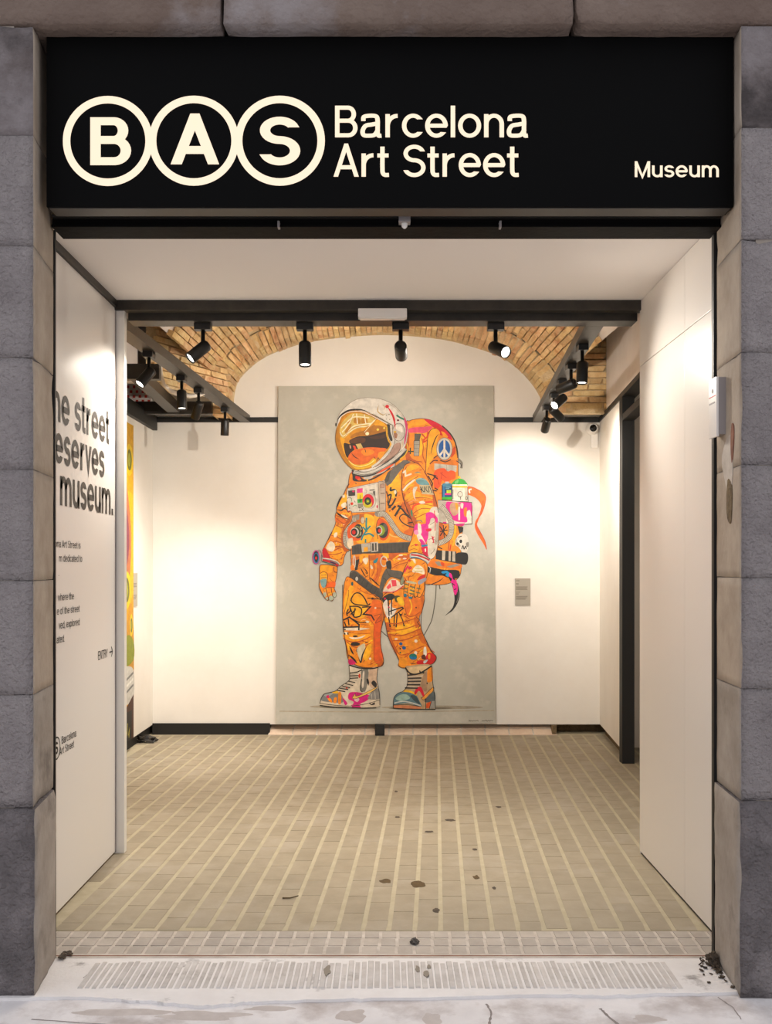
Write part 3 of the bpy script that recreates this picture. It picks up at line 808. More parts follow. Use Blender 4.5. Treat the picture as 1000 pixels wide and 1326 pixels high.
# barrel vault in front of the ring
vault = struct(empty('ceiling_vault', (0, RY, 3.7)), 'bare brick barrel vault running from the arch towards the door', 'vault')
i0 = next(i for i, p in enumerate(RS) if p.y > 3.10); i1 = max(i for i, p in enumerate(RS) if p.y > 3.05)
VS = [RS[i] + nrm2(RS, i) * .135 for i in range(i0, i1 + 1)]
def vpt(p, Y):      # the vault opens a little towards the door
    k = (RY - Y)
    return Vector((p.x * (1 + .07 * k), Y, p.y + .05 * k))
core = MB(); vs = []; Yv = [RY + .02, RY - .5, RY - 1.02]
for p in VS:
    for Y in Yv:
        q = vpt(p, Y); n = Vector((0, 0, 1)); vs.append((q.x * 1.008, q.y, q.z + .012))
m_ = len(Yv)
core.add(vs, [(i * m_ + j, i * m_ + j + 1, (i + 1) * m_ + j + 1, (i + 1) * m_ + j) for i in range(len(VS) - 1) for j in range(m_ - 1)])
inv(core.build('mortar_bed', 'mortar', vault, smooth=True), vault)
core = MB(); vs = []; Yv = [RY - 1.0, RY - 1.8, RY - 2.8]; m_ = 3
for p in VS:
    for Y in Yv:
        q = vpt(p, Y); vs.append((q.x * 1.02, q.y, q.z + .03))
core.add(vs, [(i * m_ + j, i * m_ + j + 1, (i + 1) * m_ + j + 1, (i + 1) * m_ + j) for i in range(len(VS) - 1) for j in range(m_ - 1)])
inv(core.build('plaster_vault', 'plaster', vault, smooth=True), vault)
VB, VL = resample(VS, int(3.3 / .05))
for i in range(len(VB) - 1):
    side = abs((i + .5) / (len(VB) - 1) - .5) * 2
    nbk = 2 if side < .35 else 4
    Y = RY + .01 - (random.uniform(0, .13))
    for j in range(nbk):
        L = .27 + random.uniform(-.02, .02)
        a0, a1 = vpt(VB[i], Y - L / 2), vpt(VB[i + 1], Y - L / 2); c = (a0 + a1) / 2
        d = (vpt(VB[i], Y - L) - vpt(VB[i], Y)).normalized() * -1
        t = (a1 - a0).normalized(); n = t.cross(d).normalized()
        if n.z < 0: n = -n
        brick(vault, c + n * .012, t, d, n, (a1 - a0).length - .010, L - .012, .045 + random.uniform(-.008, .008))
        Y -= L
# splayed brick wall at the left foot of the vault
splay = struct(empty('wall_splay_left', (-1.6, 8.4, 2.93)), 'splayed brick wall below the left end of the vault', 'brick wall')
sa, sb_ = Vector((-1.385, RY + .03, 0)), Vector((-1.86, D(6.58), 0)); ud = (sb_ - sa).normalized(); sn = Vector((-ud.y, ud.x, 0))
if sn.x < 0: sn = -sn
if sn.y > 0: sn = -sn
sL = (sb_ - sa).length
mb = MB().add([sa + Vector((0, 0, 2.93)), sb_ + Vector((0, 0, 2.93)), sb_ + Vector((0, 0, 3.9)), sa + Vector((0, 0, 3.9))], [(0, 1, 2, 3)])
inv(mb.build('mortar_bed', 'mortar', splay), splay)
z = 2.94; row = 0
while z < 3.75:
    s = -.03 if row % 2 else -.16
    while s < sL:
        L = random.uniform(.24, .29); a, b = max(s, 0), min(s + L, sL + random.uniform(-.12, .02))
        if b - a > .04:
            c = sa + ud * ((a + b) / 2) + Vector((0, 0, z + .032)) + sn * random.uniform(0, .012)
            brick(splay, c, ud, sn, Vector((0, 0, 1)), b - a - .012, .05, .041)
        s += L
    z += .053; row += 1
# brick pier at the right foot
pier = struct(empty('wall_pier_right', (1.7, RY, 2.86)), 'brick pier right of the arch beside the plastered side wall', 'brick wall')
inv(bx('mortar_bed', 'mortar', 1.47, 1.90, RY + .03, RY + .1, 2.83, 3.50, parent=pier), pier)
z = 2.86; row = 0
while z < 3.50:
    s = 1.47 - (.0 if row % 2 else .13); xe = 1.905 - max(0, (z - 3.42)) * .6
    while s < xe:
        L = random.uniform(.24, .28); a, b = max(s, 1.465), min(s + L, xe)
        if b - a > .03: brick(pier, Vector(((a + b) / 2, RY + .03 + random.uniform(-.008, .008), z + .032)), Vector((1, 0, 0)), Vector((0, 1, 0)), Vector((0, 0, 1)), b - a - .012, .05, .041)
        s += L
    z += .053; row += 1
struct(bx('wall_upper_left', 'plaster', -2.05, -1.93, YP + .1, D(6.6), 2.93, 4.3))
# fragment of old dotted ceiling at the far left
dp = struct(empty('ceiling_fragment', (-2.2, D(7.45), 3.0)), 'fragment of old ceiling with red square dots at far left', 'ceiling fragment')
pa, pb = at(150, 524, D(7.45)), at(196, 484, D(7.45))
inv(bx('board', 'plaster', pa.x, pb.x, D(7.45), D(7.45) + .03, pa.z, pb.z, parent=dp), dp)
dm = MB().box(-.011, .011, -.002, .004, -.012, .012).mesh('dot', 'red_print')
for i in range(6):
    for j in range(6):
        if random.random() < .15: continue
        o = link('dot', dm, dp); o.location = Vector((pa.x + .03 + i * .052 + (j % 2) * .026, D(7.45), pa.z + .03 + j * .042)) - dp.location
# white flexible conduit above the left beam
cp = [at(207, 470, D(6.1)), at(208, 486, D(6.15)), at(212, 498, D(6.2)), at(220, 506, D(6.25)), at(232, 511, D(6.3)), at(246, 513, D(6.35)), at(258, 511, D(6.4)), at(270, 506, D(6.45))]
cs = []
for i in range(len(cp) - 1):
    for k in range(4): cs.append(cp[i].lerp(cp[i + 1], k / 4))
cs.append(cp[-1])
tag(MB().tube(cs, .017, 10).build('conduit', 'conduit', smooth=True), 'white flexible conduit sagging behind the left spotlight beam', 'conduit')

# ------------------------------------------------------------------ spotlights
def frame_to(d):
    d = Vector(d).normalized(); a = d.cross(Vector((0, 0, 1)))
    if a.length < 1e-3: a = Vector((1, 0, 0))
    a.normalize(); b = d.cross(a)
    return Matrix(((a.x, b.x, d.x, 0), (a.y, b.y, d.y, 0), (a.z, b.z, d.z, 0), (0, 0, 0, 1)))
SP = {}
SP['base'] = MB().box(-.03, .03, -.045, .045, -.036, 0, .004).mesh('base', 'fixture_black')
SP['stem'] = MB().lathe([(.011, -.036), (.011, -.10), (.014, -.102), (.014, -.118)], 14).mesh('stem', 'fixture_black', True)
SP['joint'] = MB().lathe([(.013, -.018), (.016, -.015), (.016, .015), (.013, .018)], 14, Matrix.Rotation(math.pi / 2, 4, 'Y')).mesh('joint', 'fixture_black', True)
SP['head'] = MB().lathe([(.024, -.064), (.031, -.058), (.0335, -.05), (.0335, .066), (.0325, .068), (.029, .068), (.028, .058)], 24, cap=False).add([], []).mesh('head', 'fixture_black', True)
SP['cap'] = MB().lathe([(.0001, -.0655), (.024, -.064)], 24, cap=False).mesh('rear_cap', 'fixture_black')
SP['lens'] = MB().lathe([(.0285, .0565), (.0285, .0585)], 24).mesh('lens', 'lens_glow')
SP['lens_soft'] = MB().lathe([(.0285, .0565), (.0285, .0585)], 24).mesh('lens', 'lens_glow_soft')
def spotlight(x, Y, aim, label, power=1.0, cone=62, turn=0.0, soft=False, drop=.135):
    r = tag(empty('spotlight', (x, Y, BZ)), label, 'spotlight', 'black track spotlights')
    b = link('base', SP['base'], r); b.rotation_euler = (0, 0, turn)
    link('stem', SP['stem'], r)
    d = Vector(aim).normalized()
    pv = Vector((0, 0, -.118))
    link('joint', SP['joint'], r, pv)
    c = pv + d * .03 + Vector((0, 0, -.012))
    fm = Matrix.Translation(c) @ frame_to(d)
    h = link('head', SP['head'], r); h.matrix_local = fm
    link('rear_cap', SP['cap'], h); link('lens', SP['lens_soft' if soft else 'lens'], h)
    ld = bpy.data.lights.new('lamp', 'SPOT'); ld.energy = SPOT * power; ld.color = SPOTCOL
    ld.spot_size = math.radians(cone); ld.spot_blend = 1.0; ld.shadow_soft_size = .03
    lo = bpy.data.objects.new('lamp', ld); COL.objects.link(lo); lo.parent = r
    lo.matrix_local = Matrix.Translation(c + d * .075) @ d.to_track_quat('-Z', 'Y').to_matrix().to_4x4()
    return r
fy = YP + .125
for x, aim, lab, pw, cone in ((263, (-.62, -.34, -.62), 'black spotlight on the front beam tilted to the left panel', .42, 95),
                              (395, (.02, -.14, -1), 'black spotlight on the front beam pointing straight down', 1.0, 90),
                              (519, (.06, .95, -.26), 'black spotlight on the front beam aimed away at the mural', 1.7, 112),
                              (642, (.5, -.8, -.42), 'black spotlight on the front beam shining towards the street', .4, 95)):
    spotlight(at(x, 415, fy).x, fy, aim, lab, pw, cone, turn=math.pi / 2)
for y1, aim, lab, pw in ((456, (-.5, -.42, -.75), 'spotlight on the left beam nearest the door', .8),
                     (487, (.05, -.12, -1), 'spotlight on the left beam, second from the door', 1.0),
                     (503, (-.35, .42, -.8), 'spotlight on the left beam tilted away, third from the door', 1.0),
                     (528, (-.05, .1, -1), 'spotlight on the left beam nearest the back wall', .62)):
    Y = (BZ - HC) * F / (HY - y1)
    spotlight(lx(Y) - .05, Y, aim, lab, pw, 100)
for y1, aim, lab, pw in ((447, (-.05, -.1, -1), 'spotlight on the right beam nearest the door', 1.0),
                     (472, (-.7, .65, -.22), 'spotlight on the right beam tilted level, second from the door', 1.3),
                     (493, (-.58, -.5, -.5), 'spotlight on the right beam shining to the room, third from the door', .7),
                     (510, (.62, .5, -.5), 'spotlight on the right beam turned to the right wall', .7),
                     (526, (-.05, .8, -.6), 'spotlight on the right beam nearest the back wall', .42)):
    Y = (BZ - HC) * F / (HY - y1)
    spotlight(rx(Y) + .045, Y, aim, lab, pw, 100)

# white emergency light on the front beam
p0, p1 = at(464, 414, YP - .02), at(527, 404, YP - .02)
el = tag(empty('emergency_light', ((p0.x + p1.x) / 2, YP - .03, p0.z)), 'white emergency light box on the front steel beam', 'emergency light')
inv(shade(bx('housing', 'white_plastic', p0.x, p1.x, YP - .05, YP + .01, p0.z + .006, 2.850, .006, parent=el)), el)
inv(shade(bx('diffuser', 'panel_edge', p0.x + .01, p1.x - .01, YP - .045, YP + .0, p0.z, p0.z + .008, .003, parent=el)), el)

# ------------------------------------------------------------------ plaques
def plaque(name, label, mx, w, h):
    r = tag(empty(name, mx.translation), label, 'plaque'); r.rotation_euler = mx.to_euler()
    MB().box(-w / 2, w / 2, -.008, 0, -h / 2, h / 2, .0015).build('plate', 'plaque_grey', r)
    for z0, z1, x1 in ((.43, .40, .25), (.32, .28, .2), (.20, .17, .85), (.155, .125, .8), (.11, .08, .85), (.0, -.02, .3), (-.06, -.085, .2), (-.15, -.18, .85), (-.2, -.23, .8), (-.25, -.28, .7)):
        MB().box(-w * .44, -w * .44 + w * .88 * x1, -.0087, -.0075, z1 * h, z0 * h).build('text_line', 'plaque_text', r)
    return r
a, b = at(667, 749, YW), at(687, 784, YW)
plaque('plaque', 'small grey text plaque right of the mural', Matrix.Translation(((a.x + b.x) / 2, YW, (a.z + b.z) / 2)), b.x - a.x, a.z - b.z)
plaque('plaque', 'small grey text plaque beside the yellow painting', Matrix.Translation((-2.10, 8.552, 1.315)) @ Matrix.Rotation(math.pi / 2, 4, 'Z'), .19, .28)

# ------------------------------------------------------------------ security camera on the back wall
c = at(766, 556, YW)
sc_ = tag(empty('security_camera', (c.x, YW, c.z)), 'white round security camera in the right back corner', 'security camera')
rxm = Matrix.Rotation(math.pi / 2, 4, 'X')
MB().box(-.01, .055, -.035, 0, -.17, .02, .012).build('mount', 'white_plastic', sc_)
shade(MB().lathe([(.03, 0), (.052, .01), (.056, .035), (.05, .07), (.036, .09), (.034, .088)], 24, rxm).build('body', 'white_plastic', sc_))
MB().lathe([(.033, .086), (.03, .092), (.015, .096)], 22, rxm).build('lens', 'dark_glass', sc_, smooth=True)

# ------------------------------------------------------------------ small things on the floor
fb = onfloor(492, 952)
t = tag(empty('floor_box', (fb.x, YE - .02, 0)), 'small black box standing at the foot of the mural', 'box')
w = 6.2 / F * YE
shade(MB().box(-w, w, -.01, .05, .0, .098, .003).build('case', 'black_rubber', t))
MB().box(-w * .7, w * .7, -.0115, -.009, .02, .08).build('front_plate', 'black_paint', t)

def crumple(name, c, sx, sy, sz, m, seed, label, cat):
    bm = bmesh.new(); bmesh.ops.create_icosphere(bm, subdivisions=3, radius=1)
    for v in bm.verts:
        n = noise.noise(v.co * 2.3 + Vector((seed, 0, 0))) * .55 + noise.noise(v.co * 6 + Vector((0, seed, 0))) * .3
        v.co *= 1 + n
        v.co = Vector((v.co.x * sx, v.co.y * sy, max(v.co.z, -.45) * sz + .45 * sz))
    me = bpy.data.meshes.new(name); bm.to_mesh(me); bm.free(); me.materials.append(M[m])
    return tag(link(name, me, None, c), label, cat)
p = onfloor(183, 961); crumple('plastic_scrap', p, .115, .06, .04, 'bag_black', 4, 'crumpled black plastic scrap by the left back corner', 'litter')
p = onfloor(537, 1221); crumple('stone_chip', p, .017, .02, .012, 'chip', 9, 'dark stone chip on the threshold setts', 'stone')
p0 = onfloor(366, 1164); p1 = onfloor(386, 1163)
tag(MB().tube([p0 + Vector((0, 0, .004)), p0.lerp(p1, .5) + Vector((0, -.008, .005)), p1 + Vector((0, .015, .006))], [.0035, .003, .002], 6).build('twig', 'dirt'), 'short brown twig lying on the paved floor', 'twig')
lt = MB(); cc = onfloor(921, 1250)
for k in range(120):
    r = abs(random.gauss(0, .045)); a = random.uniform(0, 2 * math.pi)
    q = cc + Vector((r * math.cos(a) * .6 + (.01 if r < .05 else 0), r * math.sin(a) * 1.5 - r * .6, 0)); s = random.uniform(.004, .011) * (1.3 if r < .03 else .7)
    q.x = min(q.x, 1.235)
    mx = Matrix.Translation((q.x, q.y, max(.004, random.uniform(.0, .05) * max(0, 1 - r / .05)) + s * .4)) @ Matrix.Rotation(random.uniform(0, 6), 4, 'Z') @ Matrix.Rotation(random.uniform(-.8, .8), 4, 'X')
    lt.box(-s, s, -s * .7, s * .7, -s * .35, s * .35, 0, mx)
o = lt.build('litter', 'litter'); o['kind'] = 'stuff'; o['label'] = 'dark leaf litter gathered at the foot of the right jamb'; o['category'] = 'litter'
lt = MB(); cc = onfloor(80, 1240)
for k in range(30):
    s = random.uniform(.003, .007); q = cc + Vector((random.gauss(.0, .015), random.gauss(0, .02), .012)); q.x = max(q.x, -1.245)
    lt.box(-s, s, -s, s, -s * .4, s * .4, 0, Matrix.Translation(q) @ Matrix.Rotation(random.uniform(0, 6), 4, 'Z'))
o = lt.build('litter', 'litter'); o['kind'] = 'stuff'; o['label'] = 'dark grit gathered at the foot of the left jamb'; o['category'] = 'litter'

# ------------------------------------------------------------------ mural: a painted panel, the figure laid on as flat coats of paint
def paint_material(name):
    m = bpy.data.materials.new(name); m.use_nodes = True
    N = m.node_tree.nodes; L = m.node_tree.links; b = N['Principled BSDF']; b.inputs['Roughness'].default_value = .62
    at_ = N.new('ShaderNodeVertexColor'); at_.layer_name = 'paint'
    n = N.new('ShaderNodeTexNoise'); n.inputs['Scale'].default_value = 26; n.inputs['Detail'].default_value = 6
    g = N.new('ShaderNodeNewGeometry'); L.new(g.outputs['Position'], n.inputs['Vector'])
    r = N.new('ShaderNodeMapRange'); r.inputs['From Min'].default_value = .3; r.inputs['From Max'].default_value = .7; r.inputs['To Min'].default_value = .70; r.inputs['To Max'].default_value = .95
    L.new(n.outputs['Fac'], r.inputs['Value'])
    hs = N.new('ShaderNodeHueSaturation'); L.new(at_.outputs['Color'], hs.inputs['Color']); L.new(r.outputs['Result'], hs.inputs['Value'])
    hs.inputs['Saturation'].default_value = 1.12
    gm = N.new('ShaderNodeGamma'); gm.inputs['Gamma'].default_value = 1.2; L.new(hs.outputs['Color'], gm.inputs['Color']); L.new(gm.outputs['Color'], b.inputs['Base Color'])
    return m
PAINT = paint_material('paint')
YM = YW - .04                      # face of the mural panel
CTX = {'F': (0, 0, 1), 'C1': (390, 500, 7.692), 'C2': (500, 500, 7.143), 'C3': (390, 610, 7.692), 'C4': (500, 610, 7.143), 'C5': (390, 730, 7.692),
       'C6': (490, 730, 7.143), 'C7': (390, 840, 7.692), 'C8': (490, 840, 6.25), 'E1': (430, 505, 9.091), 'E2': (395, 600, 9.091), 'E3': (490, 590, 9.091),
       'E4': (490, 670, 9.091), 'E5': (430, 700, 9.091)}
def closed_smooth(P, m=4):
    n = len(P); out = []
    for i in range(n):
        p0, p1, p2, p3 = P[i - 1], P[i], P[(i + 1) % n], P[(i + 2) % n]
        for k in range(m):
            t = k / m
            out.append(.5 * ((2 * p1) + (p2 - p0) * t + (2 * p0 - 5 * p1 + 4 * p2 - p3) * t * t + (3 * p1 - p0 - 3 * p2 + p3) * t ** 3))
    return out
def inside(p, P):
    c = False; n = len(P)
    for i in range(n):
        a, b = P[i], P[i - 1]
        if (a.y > p.y) != (b.y > p.y) and p.x < (b.x - a.x) * (p.y - a.y) / (b.y - a.y) + a.x: c = not c
    return c
FOLDS = ['c8640a'] * 5 + ['a84808'] * 3 + ['e0800c'] * 4 + ['fdc022'] * 6 + ['ffd65a'] * 3 + ['4a2a0c'] * 2 + ['f5e2c4']
def fold_strokes(part, P, n, seed):
    r = random.Random(seed); out = []
    x0, x1 = min(v.x for v in P), max(v.x for v in P); y0, y1 = min(v.y for v in P), max(v.y for v in P)
    tries = 0
    while len(out) < n and tries < n * 30:
        tries += 1
        c = Vector((r.uniform(x0, x1), r.uniform(y0, y1))); L = r.uniform(3, 11); a = r.gauss(-.25, .55)
        d = Vector((math.cos(a), math.sin(a))); q = Vector((-d.y, d.x)) * r.uniform(-.25, .25) * L
        S = [c - d * L / 2, c + q, c + d * L / 2]
        if not all(inside(s, P) for s in S): continue
        col = r.choice(FOLDS); w = r.uniform(.5, 1.5) * (.6 if col in ('4a2a0c', 'f5e2c4') else 1)
        vs, fs = ribbon(catmull2(S, 4), w, False, True); out.append((part, col, [Vector(v) for v in vs], fs))
    return out
def parse_shapes(src):
    """yields (part, colour, verts2d, faces) in frame pixels of the panel"""
    part = None; out = []
    for ln in src.strip().splitlines():
        ln = ln.split('#')[0].strip()
        if not ln: continue
        if ln[0] == '@': part = ln[1:] + '#' + str(len(out)); continue
        tk = ln.split(); ox, oy, k = CTX[tk[0]]; op = tk[1]; col, _, w = tk[2].partition('/'); w = float(w or 0) / k
        for chunk in ' '.join(tk[3:]).split('|'):
            raw = [tuple(float(c) for c in t.split(',')) for t in chunk.split()]
            if op in 'eo':
                (cx, cy), (rx_, ry_) = raw[:2]
                P = [Vector((ox + (cx + rx_ * math.cos(2 * math.pi * i / 28)) / k, oy + (cy + ry_ * math.sin(2 * math.pi * i / 28)) / k)) for i in range(28)]
            else:
                P = [Vector((ox + x / k, oy + y / k)) for x, y in raw]
            if op == 'p': P = closed_smooth(P)
            if op == 'r': out += fold_strokes(part, closed_smooth(P), int(round(w * k)), int(col)); continue
            if op in 'pqe': out.append((part, col, P, [list(range(len(P)))])); continue
            if op == 'o': vs, fs = ribbon(P, w, True); out.append((part, col, [Vector(v) for v in vs], fs)); continue
            if op == 'c': vs, fs = ribbon(closed_smooth(P), w, True); out.append((part, col, [Vector(v) for v in vs], fs)); continue
            if op in 'sth' and len(P) > 2: P = catmull2(P, 6)
            if op == 'h':
                for cc, ww in (('4b443b', w * 1.16), (col, w)):
                    vs, fs = ribbon(P, ww); out.append((part, cc, [Vector(v) for v in vs], fs))
                ln_ = [0]
                for a, b in zip(P[:-1], P[1:]): ln_.append(ln_[-1] + (b - a).length)
                s = w * .15
                j = 0; vs = []; fs = []
                while s < ln_[-1]:
                    while ln_[j + 1] < s: j += 1
                    q = P[j].lerp(P[j + 1], (s - ln_[j]) / max(1e-6, ln_[j + 1] - ln_[j])); d = (P[j + 1] - P[j]).normalized(); nn = Vector((-d.y, d.x)) * w * .46
                    v, f = ribbon([q - nn, q + d * w * .07, q + nn], w * .1); b_ = len(vs); vs += [Vector(x) for x in v]; fs += [[i + b_ for i in ff] for ff in f]
                    s += w * .31
                out.append((part, '837a6c', vs, fs)); continue
            vs, fs = ribbon(P, w, False, op == 't'); out.append((part, col, [Vector(v) for v in vs], fs))
    return out
